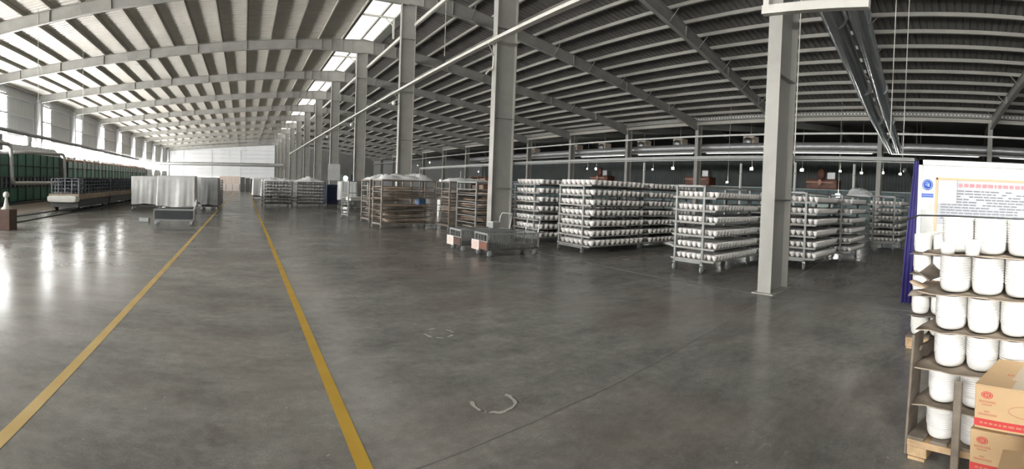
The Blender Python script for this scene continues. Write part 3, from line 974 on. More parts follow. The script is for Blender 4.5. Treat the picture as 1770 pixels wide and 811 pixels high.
zE = [0.22, 0.44, 0.66, 0.88, 1.10, 1.32, 1.50]
E_ = [((4.68, 15.32), 2.25, 0.62, 0.22, 'rusty rack of flat cardboard whose long side faces the aisle', 'the rusty rack facing the aisle', 1.0),
      ((4.86, 17.5), 1.9, 0.75, 0.18, 'rusty cardboard rack tucked behind the one facing the aisle', 'the tucked away rusty rack', 0.9),
      ((6.93, 14.62), 2.1, 0.95, 0.10, 'rusty cardboard rack close behind the trolleys', 'the rusty rack behind the trolleys', 1.0),
      ((6.97, 12.75), 1.9, 1.2, 0.06, 'pale framed cardboard rack between trolleys and second column', 'the pale framed rack', 0.8)]
for i, (loc, L, Wd, rz, lb, wh, fu) in enumerate(E_):
    rack('cardboard_rack', lb, loc, L, Wd, zE, 1.72, (0, 0), 'rack_rust' if i < 3 else 'rack', rz, None, 0.05, 0.0, False)
    cardboards(loc, L, Wd, zE[:-1], wh, rz, 4 if i in (0, 2) else 3, fu, 0.88 if i == 0 else None)
# nearly empty rack by the fourth column
rack('cardboard_rack', 'nearly empty pale rack beside the fourth ridge column', (4.5, 19.7), 1.3, 0.6, [0.22, 0.78, 0.95, 1.15], 1.66, (0, 0), 'rack', 0.25, None, 0.045, 0.0, False)
o = MB().cbox(0, 0.9, 0, 0.5, 0, 0.16, 0.02).build('tray', M['fibre'])
tag(o, 'white tray on the middle shelf of the nearly empty rack', 'tray')
o.location, o.rotation_euler = (4.62, 19.8, 0.79), (0, 0, 0.25)
t = thing('blue_crate', 'small blue plastic crate on the rusty aisle rack', 'crate', (6.25, 15.80, 0.825), 0.22)
MB().cbox(0, 0.28, 0, 0.22, 0, 0.24, 0.015).build('body', mat('blue_plastic', (0.05, 0.12, 0.26), 0.5), t)
MB().box(-0.012, 0.292, -0.012, 0.232, 0.205, 0.235).build('rim', mat('blue_plastic_rim', (0.06, 0.14, 0.30), 0.5), t)


# plastic film lumps on rack tops
def lump(loc, sx, sy, h, label, rz=0.0, m='film', seed=0):
    rnd = random.Random(seed)
    nx_, ny_ = 30, 12
    vs_, fs = [], []
    ph = [rnd.uniform(0, 6.3) for _ in range(6)]
    for i in range(nx_):
        for j in range(ny_):
            u, v = i / (nx_ - 1), j / (ny_ - 1)
            env = (math.sin(PI * u) ** 0.35) * (math.sin(PI * v) ** 0.35) if 0 < i < nx_ - 1 and 0 < j < ny_ - 1 else 0
            z = h * env * (0.55 + 0.25 * math.sin(9 * u + ph[0]) * math.cos(5 * v + ph[1]) + 0.2 * math.sin(17 * u + ph[2] + 6 * v)) + rnd.uniform(0, 0.55) * h * env * (0.4 + 0.6 * math.sin(4 * u + ph[3]) ** 2)
            vs_.append(((u - 0.5) * sx, (v - 0.5) * sy, z))
    b0 = len(vs_)
    for i in range(nx_):
        for j in range(ny_):
            vs_.append((vs_[i * ny_ + j][0], vs_[i * ny_ + j][1], -0.004))
    for i in range(nx_ - 1):
        for j in range(ny_ - 1):
            q = (i * ny_ + j, (i + 1) * ny_ + j, (i + 1) * ny_ + j + 1, i * ny_ + j + 1)
            fs.append(q)
            fs.append(tuple(reversed([k + b0 for k in q])))
    o_ = MB().add(vs_, fs, True).build('plastic_film', M[m])
    tag(o_, label, 'plastic film')
    o_.location, o_.rotation_euler = loc, (0, 0, rz)
    return o_


lump((5.70, 15.88, 1.725), 2.2, 0.6, 0.24, 'crumpled white plastic film on top of the rusty aisle rack', 0.22, seed=1)
lump((5.68, 18.05, 1.725), 1.8, 0.7, 0.22, 'crumpled white plastic film on top of the tucked away rusty rack', 0.18, seed=2)
lump((7.9, 15.2, 1.725), 1.8, 0.85, 0.15, 'low crumple of white film on the rusty rack behind the trolleys', 0.1, seed=3)
lump((2.05, 29.1, 1.565), 1.7, 0.75, 0.24, 'white plastic film lying over the dark rack nearest the yellow line', 0.20, seed=4)
lump((4.15, 29.7, 1.565), 1.9, 0.75, 0.28, 'white plastic film lying over the second dark rack', 0.30, seed=5)

# white covered racks -------------------------------------------------
def drape(x0, x1, y0, y1, z0, z1, amp, m, parent, seed=0, name='plastic_cover'):
    rnd = random.Random(seed)
    per = []
    N_ = 30

    def edge(ax, ay, bx, by, nx_, ny_):
        L_ = math.hypot(bx - ax, by - ay)
        k = max(6, int(L_ / 0.045))
        for i in range(k):
            u = i / k
            per.append((ax + (bx - ax) * u, ay + (by - ay) * u, nx_, ny_))
    edge(x0, y0, x1, y0, 0, -1)
    edge(x1, y0, x1, y1, 1, 0)
    edge(x1, y1, x0, y1, 0, 1)
    edge(x0, y1, x0, y0, -1, 0)
    ph = [(rnd.uniform(3, 6), rnd.uniform(0, 6.3)), (rnd.uniform(12, 18), rnd.uniform(0, 6.3)), (rnd.uniform(24, 34), rnd.uniform(0, 6.3))]
    vs_, fs = [], []
    rows = 9
    n_ = len(per)
    for r_ in range(rows):
        u = r_ / (rows - 1)
        for i, (px, py, nx_, ny_) in enumerate(per):
            sarc = i * 0.045
            d = amp * (0.25 + u) * (math.sin(ph[0][0] * sarc + ph[0][1] + 0.6 * u) * 0.6 + math.sin(ph[1][0] * sarc + ph[1][1] + 2.0 * u) * 0.28 * u + math.sin(ph[2][0] * sarc + ph[2][1] + u) * 0.12)
            d = max(d + amp * 0.5 * u, -0.02)
            zz = z1 - (z1 - z0) * u
            if r_ == rows - 1:
                zz += 0.03 * math.sin(5 * sarc + ph[0][1])
            if r_ == 0:
                d = 0.0
            vs_.append((px + nx_ * d, py + ny_ * d, zz))
    for r_ in range(rows - 1):
        for i in range(n_):
            i2 = (i + 1) % n_
            fs.append((r_ * n_ + i, (r_ + 1) * n_ + i, (r_ + 1) * n_ + i2, r_ * n_ + i2))
    c_ = len(vs_)
    vs_.append(((x0 + x1) / 2, (y0 + y1) / 2, z1 + 0.02))
    for i in range(n_):
        fs.append((i, (i + 1) % n_, c_))
    return MB().add(vs_, fs, True).build(name, M[m], parent)


zW = [0.24, 0.5, 0.76, 1.02, 1.28, 1.5]
def covered(loc, L, Wd, rz, m, lb_r, lb_c, seed, h=1.70, z0=0.30):
    rack('covered_rack', lb_r, loc, L, Wd, zW, h, (0, 0), 'rack_dark', rz)
    o_ = drape(-0.06, L + 0.06, -0.06, Wd + 0.06, z0, h + 0.03, 0.075, m, None, seed)
    tag(o_, lb_c, 'plastic cover')
    o_.location, o_.rotation_euler = (*loc, 0), (0, 0, rz)


covered((-5.75, 23.4), 1.75, 0.8, 0.05, 'plastic', 'dark rack under the white cover closest to the kiln car', 'white plastic cover draped over the rack closest to the kiln car', 21)
covered((-3.92, 21.0), 1.62, 0.8, 0.0, 'plastic', 'dark rack under the white cover behind the low cart', 'white plastic cover draped over the rack right behind the low cart', 22, 1.71, 0.34)
covered((-2.22, 24.3), 0.78, 1.7, 0.0, 'plastic_shaded', 'dark rack under the shade tinted cover beside the yellow line', 'plastic cover tinted grey for shade on the rack beside the yellow line', 23, 1.66, 0.26)
covered((-6.2, 26.6), 1.75, 0.8, 0.03, 'plastic', 'dark rack hidden under cover in the second row by the kiln', 'white plastic cover on a rack in the second row by the kiln', 24)
covered((-4.0, 27.0), 1.6, 0.8, 0.03, 'plastic', 'dark rack hidden under cover in the second row by the aisle', 'white plastic cover on a rack in the second row by the aisle', 25)
rack('open_rack', 'dark uncovered rack beyond the shade tinted covered one beside the yellow line', (-2.35, 33.0), 0.72, 1.6, zF, 1.6, (0.03, 0.03), 'rack_dark')
covered((0.80, 41.0), 0.95, 1.7, 0.0, 'plastic', 'dark rack under the farthest white cover across the aisle', 'white plastic cover on the farthest rack across the aisle', 26, 1.75)
covered((1.5, 38.0), 0.8, 1.7, 0.0, 'plastic', 'dark rack under the white cover just behind the dark bowl racks', 'white plastic cover on the rack just behind the dark bowl racks', 27, 1.68)
covered((3.0, 38.5), 1.7, 0.8, 0.1, 'plastic', 'dark rack under cover between the dark racks and fifth column', 'white plastic cover on a rack near the fifth ridge column', 28, 1.70)

# navy cloth bundle and wrapped rack near the fifth column
t = thing('cloth_bin', 'navy cloth bin beside the dark bowl racks', 'bin', (5.5, 30.6, 0), 0.3)
drape(0, 0.85, 0, 0.6, 0.12, 1.42, 0.05, 'navy', t, 31, 'cloth')
MB().box(0, 0.85, 0, 0.6, 0.06, 0.12).build('base', M['rack_dark'], t)
for x in (0.08, 0.77):
    for y in (0.08, 0.52):
        MB().lathe([(0.001, -0.015), (0.03, -0.015), (0.03, 0.015), (0.001, 0.015)], (x, y, 0.03), 10, axis='y').build('wheel', M['rubber'], t)
covered((5.72, 26.9), 0.85, 0.9, 0.0, 'plastic', 'pale rack wrapped in film next to the navy bin', 'white film wrapped over the rack next to the navy bin', 29, 1.62, 0.55)

# low carts -----------------------------------------------------------
def cart(label, loc, rz, sign, solid=False):
    t_ = thing('platform_trolley', label, 'trolley', (*loc, 0), rz)
    L, Wd = 1.38, 0.58
    fr = MB()
    for y in (0, Wd):
        fr.bar((0, y, 0.165), (L, y, 0.165), 0.035, 0.035)
    for x in (0, L / 2, L):
        fr.bar((x, 0, 0.165), (x, Wd, 0.165), 0.03, 0.03)
    fr.box(0, L, 0, Wd, 0.183, 0.192)
    fr.build('deck', M['rack_dark'] if not solid else M['rack'], t_)
    up_ = MB()
    for x in (0, L):
        for y in (0, Wd):
            up_.bar((x, y, 0.16), (x, y, 0.52), 0.03, 0.03, (0, 1, 0))
    for y in (0, Wd):
        up_.bar((0, y, 0.515), (L, y, 0.515), 0.035, 0.035)
    for x in (0, L):
        up_.bar((x, 0, 0.515), (x, Wd, 0.515), 0.035, 0.035)
    up_.bar((0, 0, 0.335), (0, Wd, 0.335), 0.03, 0.03)
    up_.build('basket_frame', M['rack'], t_)
    for y in (0, Wd):
        s_ = MB()
        if solid:
            s_.box(0.03, L - 0.03, y - 0.006, y + 0.006, 0.2, 0.49)
        else:
            k = 0.08
            while k < L - 0.03:
                s_.bar((k, y, 0.18), (k, y, 0.50), 0.012, 0.012, (0, 1, 0))
                k += 0.042
        s_.build('side_grille' if not solid else 'side_panel', M['cartside'] if solid else M['cage'], t_)
    for x in (0.0, L):
        e_ = MB()
        for q in (0.3, 0.55, 0.75):
            e_.bar((x, Wd * q, 0.34), (x, Wd * q, 0.50), 0.012, 0.012, (0, 1, 0))
        e_.bar((x, 0.02, 0.345), (x, Wd - 0.02, 0.345), 0.012, 0.012).bar((x, 0.02, 0.495), (x, Wd - 0.02, 0.495), 0.012, 0.012)
        e_.build('end_grille', M['rack'], t_)
    MB().tube([(L, 0.03, 0.5), (L + 0.05, 0.03, 0.80), (L + 0.09, 0.05, 0.90), (L + 0.10, Wd / 2, 0.91), (L + 0.09, Wd - 0.05, 0.90), (L + 0.05, Wd - 0.03, 0.80), (L, Wd - 0.03, 0.5)], 0.014, 8).build('handle', M['galv_dull'], t_)
    if sign:
        MB().box(-0.03, -0.018, -0.02, Wd + 0.04, 0.17, 0.33).build('front_board', M[sign[0]], t_)
        c_ = MB().box(-0.046, -0.038, Wd - 0.26, Wd + 0.10, 0.125, 0.345).build('sign_card', M[sign[1]], t_)
        w_ = MB()
        rnd = random.Random(3)
        for r_ in range(7):
            yy = Wd + 0.07
            while yy > Wd - 0.20:
                ww = rnd.uniform(0.035, 0.06)
                w_.box(-0.0475, -0.046, yy - ww, yy, 0.145 + r_ * 0.026, 0.154 + r_ * 0.026)
                yy -= ww + 0.012
        w_.build('printed_text', M['redfade'], c_)
    for x in (0.08, L - 0.08):
        for y in (0.03, Wd - 0.03):
            caster(t_, x, y, 0.065)
    return t_


cart('low cage trolley with a pinkish card, nearer of the pair', (5.16, 8.86), -0.015, ('rust', 'paper_pink'))
cart('low cage trolley with a plain white card, second of the pair', (4.98, 9.80), 0.01, ('brown', 'paper'))
cart('low cart with dark solid sides in front of the white covered racks', (-3.10, 15.72), 0.03, None, True)
t = thing('grey_box', 'small grey box sitting at the handle end of the second trolley', 'box', (5.95, 9.98, 0.535), 0.1)
MB().cbox(0, 0.24, 0, 0.2, 0, 0.16, 0.01).build('body', M['rack'], t)
MB().box(-0.01, 0.25, -0.01, 0.21, 0.14, 0.165).build('lid', M['zinc'], t)
t = thing('floor_box', 'small grey box on the floor beside the dark sided cart', 'box', (-3.85, 16.7, 0), 0.0)
MB().cbox(0, 0.36, 0, 0.3, 0, 0.15, 0.01).build('body', M['galv_dull'], t)
MB().box(0.03, 0.33, 0.03, 0.27, 0.148, 0.153).build('painted_opening', M['black'], t)  # flat dark plate standing for the shade inside an open box

# ------------------------------------------------------------------ kilns on the window side
def kiln(label, y0, y1, h, mlow, mmid, mtop, posts):
    t_ = thing('tunnel_kiln', label, 'kiln', (-14.0, y0, 0))
    L = y1 - y0
    MB().box(-3.0, -0.08, 0, L, 0, h - 0.05).build('body', M['black'], t_)
    step = 1.15
    n_ = int(L / step)
    for (za, zb, m_, nm) in ((0.15, 1.0, mlow, 'lower_panel'), (1.72, 2.40, mmid, 'middle_panel'), (2.46, h, mtop, 'upper_panel')):
        mb_ = MB()
        for i in range(n_):
            mb_.cbox(-0.08, 0.0, i * step + 0.04, (i + 1) * step - 0.04, za, zb, 0.012)
        mb_.build(nm, M[m_], t_)
    mb_ = MB()
    for i in range(n_ * 2):
        mb_.box(-0.08, 0.02, i * step / 2 + 0.12, i * step / 2 + 0.34, 1.05, 1.66)
    mb_.box(-0.08, -0.02, 0.1, L - 0.1, 1.3, 1.36)
    mb_.build('burner_grille', M['slate'], t_)
    fr = MB()
    for z in (1.0, 1.68, 2.42):
        fr.box(-0.08, 0.05, 0, L, z, z + 0.05)
    for i in range(n_ + 1):
        fr.box(-0.08, 0.04, i * step - 0.03, i * step + 0.03, 0.1, h)
    fr.build('frame', M['black'], t_)
    if posts:
        y = 1.2
        while y < L:
            MB().tube([(0.18, y, 1.55), (0.18, y, h + 0.1), (0.0, y, h + 0.25), (-0.6, y, h + 0.3)], 0.055, 8).build('gas_pipe', M['silver'], t_)
            y += 2.3
        MB().tube([(-0.3, 0, h + 0.12), (-0.3, L, h + 0.12)], 0.09, 10).build('header_pipe', M['salmon'], t_)
        y = 0.8
        while y < L:
            MB().cbox(-0.75, -0.35, y, y + 0.55, h - 0.02, h + 0.42, 0.03).build('valve_box', M['salmon'] if int(y * 3) % 2 else M['fibre'], t_)
            y += 1.35
    return t_


kiln('dark green panelled tunnel kiln with bent silver pipes in front', 16.0, 34.2, 3.26, 'green', 'green', 'green', False)
kiln('long kiln with pale upper panels and upright silver pipes', 35.0, 66.0, 3.0, 'green', 'green2', 'aqua', True)
t = thing('kiln_hood', 'broad dull metal hood on top of the dark green kiln', 'hood', (-15.6, 26.5, 3.22))
MB().add([(-1, 0, 0), (1.0, 0, 0), (0.5, 0.6, 0.75), (-0.6, 0.6, 0.75), (-1, 9, 0), (1.0, 9, 0), (0.5, 8.4, 0.75), (-0.6, 8.4, 0.75)],
         [(0, 1, 2, 3), (7, 6, 5, 4), (1, 5, 6, 2), (3, 2, 6, 7), (0, 3, 7, 4)]).build('shell', M['galv_dull'], t)
MB().tube([(0, 4.5, 0.7), (0, 4.5, 1.6)], 0.3, 14).build('flue', M['galv_dull'], t)
t = thing('flue_stack', 'fat pale flue with a flanged collar above the dark green kiln', 'flue', (-13.5, 22.9, 3.2))
MB().tube([(0, 0, 0.06), (0, 0, 0.95)], 0.33, 18).build('pipe', M['galv_dull'], t)
MB().tube([(0, 0, 0.5), (0, 0, 0.58)], 0.42, 18).build('collar', M['galv'], t)
# bent silver pipes in front of the kiln
def bend(pts, r=0.25, k=5):
    out = [Vector(pts[0])]
    for a_, b0, c_ in zip(pts[:-2], pts[1:-1], pts[2:]):
        a_, b0, c_ = Vector(a_), Vector(b0), Vector(c_)
        d0, d1 = (b0 - a_).normalized(), (c_ - b0).normalized()
        p, q = b0 - d0 * r, b0 + d1 * r
        for i in range(k + 1):
            u = i / k
            out.append(p * (1 - u) ** 2 + b0 * 2 * u * (1 - u) + q * u * u)
    out.append(Vector(pts[-1]))
    return out


t = thing('silver_pipe', 'bent silver pipe dropping in front of the dark green kiln then running level', 'pipe', (-12.5, 0, 0))
MB().tube(bend([(-1.5, 19.5, 3.55), (0, 20.2, 3.55), (0, 22.7, 3.5), (0, 22.9, 1.33), (0, 29.8, 1.30)], 0.35), 0.11, 14).build('pipe', M['silver'], t)
MB().tube([(0, 22.8, 2.28), (0, 22.8, 2.34)], 0.135, 14).build('joint_ring', M['galv'], t)
t = thing('silver_pipe', 'bent silver pipe running level along the kiln top then dropping to the kiln car', 'pipe', (-12.5, 0, 0))
MB().tube(bend([(-1.3, 23.8, 3.1), (0, 24.4, 3.15), (0, 30.6, 3.3), (0, 30.75, 1.35)], 0.4), 0.11, 14).build('pipe', M['silver'], t)
MB().tube([(0, 30.7, 2.2), (0, 30.7, 2.26)], 0.135, 14).build('joint_ring', M['galv'], t)

# kiln cars on the track
def kiln_car(label, y0, L, front):
    t_ = thing('kiln_car', label, 'kiln car', (-8.4, y0, 0))
    MB().cbox(-0.78, 0.78, 0.15, L, 0.58, 0.86, 0.02).build('deck', M['deck'], t_)
    MB().box(-0.72, 0.72, 0.2, L, 0.22, 0.58).build('chassis', M['black'], t_)
    if front:
        mb_ = MB()
        rows = []
        for (yy, s_) in ((0.22, 1.0), (0.0, 1.0), (-0.10, 0.93), (-0.14, 0.8)):
            rows.append([(math.copysign(abs(math.cos(q)) ** 0.35, math.cos(q)) * 0.79 * s_, yy, 0.62 + math.copysign(abs(math.sin(q)) ** 0.5, math.sin(q)) * 0.17 * s_) for q in [2 * PI * k / 24 for k in range(24)]])
        vs_ = [p for r_ in rows for p in r_]
        fs = [(r_ * 24 + k, r_ * 24 + (k + 1) % 24, (r_ + 1) * 24 + (k + 1) % 24, (r_ + 1) * 24 + k) for r_ in range(3) for k in range(24)]
        fs.append(tuple(range(72, 96)))
        mb_.add(vs_, fs, True).build('fibre_bumper', M['fibre'], t_)
    for x in (-0.55, 0.55):
        for y in (0.6, L - 0.6):
            MB().lathe([(0.001, -0.05), (0.15, -0.05), (0.15, 0.05), (0.001, 0.05)], (x, y, 0.19), 16, axis='x').build('wheel', M['black'], t_)
    ld = MB()
    y = 0.35
    while y < L - 0.15:
        for x in (-0.7, -0.35, 0.0, 0.35, 0.7):
            ld.box(x - 0.03, x + 0.03, y - 0.03, y + 0.03, 0.86, 1.60)
        y += 0.46
    for z in (0.9, 1.08, 1.26, 1.44, 1.58):
        ld.box(-0.74, 0.74, 0.3, L - 0.1, z, z + 0.025)
    ld.build('kiln_furniture', M['slate'], t_)
    return t_


kiln_car('first kiln car on the track with a rounded white front', 20.3, 5.2, True)
kiln_car('second kiln car on the track behind the white fronted one', 25.6, 5.2, False)
kiln_car('third kiln car on the track loaded with dark shelves', 30.9, 5.2, False)
kiln_car('fourth kiln car on the track next to the covered racks', 36.2, 5.2, False)
mb = MB()
for x in (-9.0, -7.8):
    mb.box(x - 0.03, x + 0.03, 8, 60, 0.0, 0.04).box(x - 0.06, x + 0.06, 8, 60, 0.0, 0.012)
struct('floor_rail', mb, M['black'], 'pair of dark track rails set in the floor along the kiln')
struct('floor_marking', MB().box(-13.9, -9.6, 8, 60, 0.0, 0.004), M['wood_grey'], 'dark floor band between the kiln and the track')  # flat band darker than the floor around it
o = MB().box(-13.6, -13.3, 10, 60, 0.0, 0.12).build('floor_kerb', M['black'])
tag(o, 'dark kerb along the foot of the kiln', None, None, 'structure')

# brown box with a white ornament
t = thing('brown_carton', 'dark brown carton alone on the floor near the window side', 'carton', (-7.12, 12.2, 0), 0.05)
MB().cbox(-0.3, 0.34, 0, 0.55, 0, 0.63, 0.01).build('body', M['brown'], t)
MB().box(-0.3, 0.34, 0.25, 0.30, 0.63, 0.633).build('tape', M['card'], t)
t = thing('ornament', 'pale bell shaped ornament with a round top on the brown carton', 'ornament', (-7.0, 12.42, 0.633))
MB().lathe([(0.001, 0), (0.16, 0), (0.165, 0.02), (0.10, 0.08), (0.065, 0.2), (0.045, 0.33), (0.03, 0.36)], (0, 0, 0), 20).build('stem', M['fibre'], t)
MB().lathe([(0.02, 0.35), (0.08, 0.37), (0.105, 0.43), (0.09, 0.50), (0.04, 0.54), (0.001, 0.545)], (0, 0, 0), 20).build('head', M['fibre'], t)

# far end: cartons and dark stacks
cnames = ['lowest', 'upper']
proto_c = None
k = 0
for i, x in enumerate((-3.75, -2.72, -1.72)):
    for j in range(2):
        c_ = M['paper_pink'] if j == 0 else M['card_pale']
        o = thing('storage_carton', '%s %s carton in the far row before the end wall, %s' % (('white', 'tan')[j], ('lower', 'upper')[j], ('first from the window side', 'middle of three', 'third from the window side')[i]), 'carton', (x, 69.3, j * 1.12))
        MB().cbox(0, 0.92, 0, 0.9, 0, 1.11, 0.02).build('body', c_, o)
        MB().box(0.42, 0.5, -0.006, 0.9, 1.11, 1.114).build('tape', M['card'], o)
for i, (x, h) in enumerate(((-0.65, 2.1), (0.1, 2.0), (0.85, 1.9))):
    o = thing('dark_cabinet', ('dark cabinet next to the far cartons', 'dark cabinet in the middle of the far wall', 'dark cabinet by the corner of the far wall')[i], 'cabinet', (x, 69.4, 0))
    MB().cbox(0, 0.7, 0, 0.7, 0, h, 0.02).build('body', M['black'], o)
    MB().box(0.03, 0.67, -0.02, 0.0, 0.05, h - 0.05).build('door', M['rack_dark'], o)

# board sign fixed to a column
t = thing('column_sign', 'blank pale board sign fixed to the fifth ridge column', 'sign', (6.70, YF[5] - 0.2, 0))
MB().box(0, 0.98, -0.03, 0.0, 1.76, 3.08).build('board', M['plastic'], t)
MB().box(0.16, 0.82, 0.0, 0.075, 2.0, 2.06).box(0.16, 0.82, 0.0, 0.075, 2.8, 2.86).box(0.45, 0.52, 0.0, 0.075, 2.0, 2.86).build('mounting_frame', M['steel'], t)
lp = thing('flood_lamp', 'round bright lamp beside the hanging board sign', 'lamp', (9.05, 41.0, 2.0))
MB().lathe([(0.001, 0.22), (0.1, 0.2), (0.2, 0.08), (0.22, 0)], (0, 0, 0), 16, axis='y').build('reflector', M['galv_dull'], lp)
MB().lathe([(0.001, -0.03), (0.2, 0.0)], (0, 0, 0), 16, axis='y').build('lens', M['lamp'], lp)
MB().bar((0, 0.1, -2.0), (0, 0.1, -0.15), 0.04, 0.04, (0, 1, 0)).build('stand', M['rack_dark'], lp)

# ------------------------------------------------------------------ second hall, seen between the valley columns
def at(x_px, y_px, X):
    """world point on the plane X seen at a pixel of the 1770 x 811 photograph"""
    a_ = (x_px - XV) / F
    d = RM @ Vector((math.sin(a_), math.cos(a_), (CV - y_px) / F))
    s_ = X / d.x
    return Vector((X, d.y * s_, EYE + d.z * s_))


t = thing('tunnel_kiln', 'dark teal kiln standing across the second hall', 'kiln', (41.0, -6, 0))
MB().box(0, 3, 0, 70, 0, 2.72).build('body', M['wall_green'], t)
mb = MB()
for i in range(58):
    mb.cbox(-0.06, 0.0, i * 1.2 + 0.05, (i + 1) * 1.2 - 0.05, 0.2, 2.6, 0.02)
mb.build('side_panel', M['teal'], t)
fr = MB()
for z in (0.15, 1.4, 2.62):
    fr.box(-0.09, 0.0, 0, 70, z, z + 0.08)
fr.build('frame', M['tealpale'], t)

mu = thing('burner_fan', 'rusty brown burner fan unit on the second hall kiln', 'burner fan', (40.9, 10, 2.72), 0, 'burner fans on the second hall kiln')
MB().cbox(0, 1.4, -1.5, 1.5, 0.0, 0.62, 0.05).build('housing', M['rust'], mu)
MB().lathe([(0.001, -0.18), (0.3, -0.18), (0.38, 0.0), (0.38, 0.25), (0.001, 0.25)], (0.3, 0.15, 0.95), 16, axis='x').build('fan', M['rust'], mu)
MB().tube([(-0.12, -1.2, 0.42), (-0.12, 1.5, 0.42)], 0.05, 8).build('gas_pipe', M['salmon'], mu)
MB().lathe([(0.001, 0), (0.2, 0), (0.2, 0.1), (0.001, 0.1)], (-0.25, 0.1, 0.42), 14, axis='x').build('valve_wheel', M['salmon'], mu)
MB().cbox(0.1, 1.0, -1.3, -0.5, 0.62, 1.1, 0.04).build('filter_box', M['galv_dull'], mu)
mu.scale = (1, 1, 1.45)
mu.location = (40.9, at(1420, 310, 40.9).y, 2.72)
for xp in (1205, 1035):
    copy_tree(mu, None, None, None, (40.9, at(xp, 310, 40.9).y, 2.72))

# white upright pipes
for i, (xp, yt, yb, X) in enumerate(((1114, 281, 312, 33.0), (1281, 283, 322, 33.0), (1375, 281, 326, 33.0), (1477, 284, 331, 33.0), (797, 296, 306, 33.0))):
    p0, p1 = at(xp, yt, X), at(xp, yb, X)
    lb = ('white upright pipe beyond the rack behind the trolleys', 'white upright pipe seen over the rack beside the front column', 'white upright pipe just past the front column', 'white upright pipe nearest the blue sheet', 'short white upright pipe beyond the cardboard racks')[i]
    t = thing('white_pipe', lb, 'pipe', (X, p0.y, 0))
    MB().tube([(0, 0, 0), (0, 0, p0.z)], 0.10, 10).build('pipe', M['cream'], t)
    MB().tube([(0, 0, p0.z - 0.9), (0, 0, p0.z - 0.8)], 0.125, 10).build('collar', M['galv_dull'], t)

# flood lamps
lamp_px = [(1128, 293, 'small'), (1163, 291, 'big'), (1299, 292, 'big'), (1386, 294, 'big'), (1452, 296, 'mid'), (1489, 299, 'mid'), (1526, 299, 'mid'), (1556, 301, 'mid'), (1030, 292, 'big'), (1015, 292, 'small'), (827, 297, 'mid'), (743, 281, 'big'), (722, 286, 'small'), (1257, 315, 'small'), (1448, 338, 'big'), (761, 312, 'big'), (836, 316, 'big')]
places = ['over the racks behind the trolleys', 'left', 'x']
for i, (xp, yp, sz) in enumerate(lamp_px):
    X = 36.0 if yp < 310 else 27.0
    p = at(xp, yp, X)
    top = 7.5 + (X - 30.2) / 14.8 * 1.8 if X > 30 else zR(X) + 0.2
    q = {'small': 0.5, 'mid': 0.65, 'big': 0.95}[sz]
    t = thing('flood_lamp', 'bright flood lamp hanging beyond the bowl racks', 'lamp', p, 0, 'flood lamps in the second hall')
    MB().cbox(0.0, 0.16, -0.16 * q, 0.16 * q, -0.13 * q, 0.13 * q, 0.03).build('housing', M['galv_dull'], t)
    MB().box(-0.02, 0.0, -0.14 * q, 0.14 * q, -0.11 * q, 0.11 * q).build('lens', M['lamp'], t)
    MB().bar((0.08, 0, 0.1 * q), (0.08, 0, top - p.z), 0.025, 0.025, (0, 1, 0)).build('hanger', M['steel'], t)
    pl = bpy.data.lights.new('flood_lamp_light', 'POINT')
    pl.energy, pl.shadow_soft_size, pl.color = 120 * q, 0.08, (1.0, 0.98, 0.92)
    po = bpy.data.objects.new('flood_lamp_light', pl)
    COL.objects.link(po)
    po.location = (p.x - 0.25, p.y, p.z)

# teal stillages with white bags
for i, (xp, X, lb) in enumerate(((1483, 31.5, 'teal stillage with white bags on top near the valley columns'), (1200, 31.0, 'teal frame standing behind the racks beside the front column'), (1420, 33.5, 'pale teal cabinet under the rusty burner fan'))):
    y = at(xp, 340, X).y
    t = thing('stillage', lb, 'stillage', (X, y, 0))
    fr = MB()
    for x_ in (0, 1.2):
        for y_ in (-0.9, 0.9):
            fr.bar((x_, y_, 0), (x_, y_, 2.0), 0.08, 0.08, (0, 1, 0))
    for z in (0.3, 0.9, 1.5, 1.96):
        fr.box(0, 1.2, -0.9, 0.9, z, z + 0.05)
    fr.build('frame', M['teal'] if i < 2 else M['tealpale'], t)
    MB().cbox(0.05, 1.15, -0.85, 0.85, 0.36, 0.86, 0.03).build('lower_load', M['teal'], t)
    MB().cbox(0.05, 1.15, -0.85, 0.85, 0.96, 1.46, 0.03).build('upper_load', M['teal'] if i < 2 else M['tealpale'], t)
    if i == 0:
        l_ = lump((X + 0.6, y, 2.02), 1.3, 1.9, 0.55, 'white bags heaped on the teal stillage', PI / 2 * 0, seed=9)
# orange shelving far behind the cardboard racks
t = thing('storage_rack', 'orange brown storage shelving far behind the cardboard racks', 'shelving', (28.0, at(826, 305, 28.0).y, 0))
fr = MB()
for y_ in (-1.8, 0.0, 1.8):
    fr.box(0, 0.9, y_ - 0.05, y_ + 0.05, 0, 2.9)
for z in (0.4, 1.2, 2.0, 2.8):
    fr.box(0, 0.9, -1.8, 1.8, z, z + 0.06)
fr.build('frame', M['rust'], t)
for z in (0.46, 1.26, 2.06):
    MB().cbox(0.1, 0.8, -1.6, -0.2, z, z + 0.6, 0.02).build('load_box', M['card'], t)
    MB().cbox(0.1, 0.8, 0.2, 1.6, z, z + 0.55, 0.02).build('load_box', M['card_grey'], t)
# pale panels on the end wall seen beyond the cardboard racks
for i, (x, w_) in enumerate(((21.0, 2.2), (24.5, 2.6), (27.5, 2.0))):
    struct('door_%d' % (i + 1), MB().box(x, x + w_, YE - 0.12, YE - 0.05, 0.0, 3.6), M['teal' if i == 1 else 'tealpale'], 'pale sliding door panel in the far end wall', 'door panels in the far end wall')

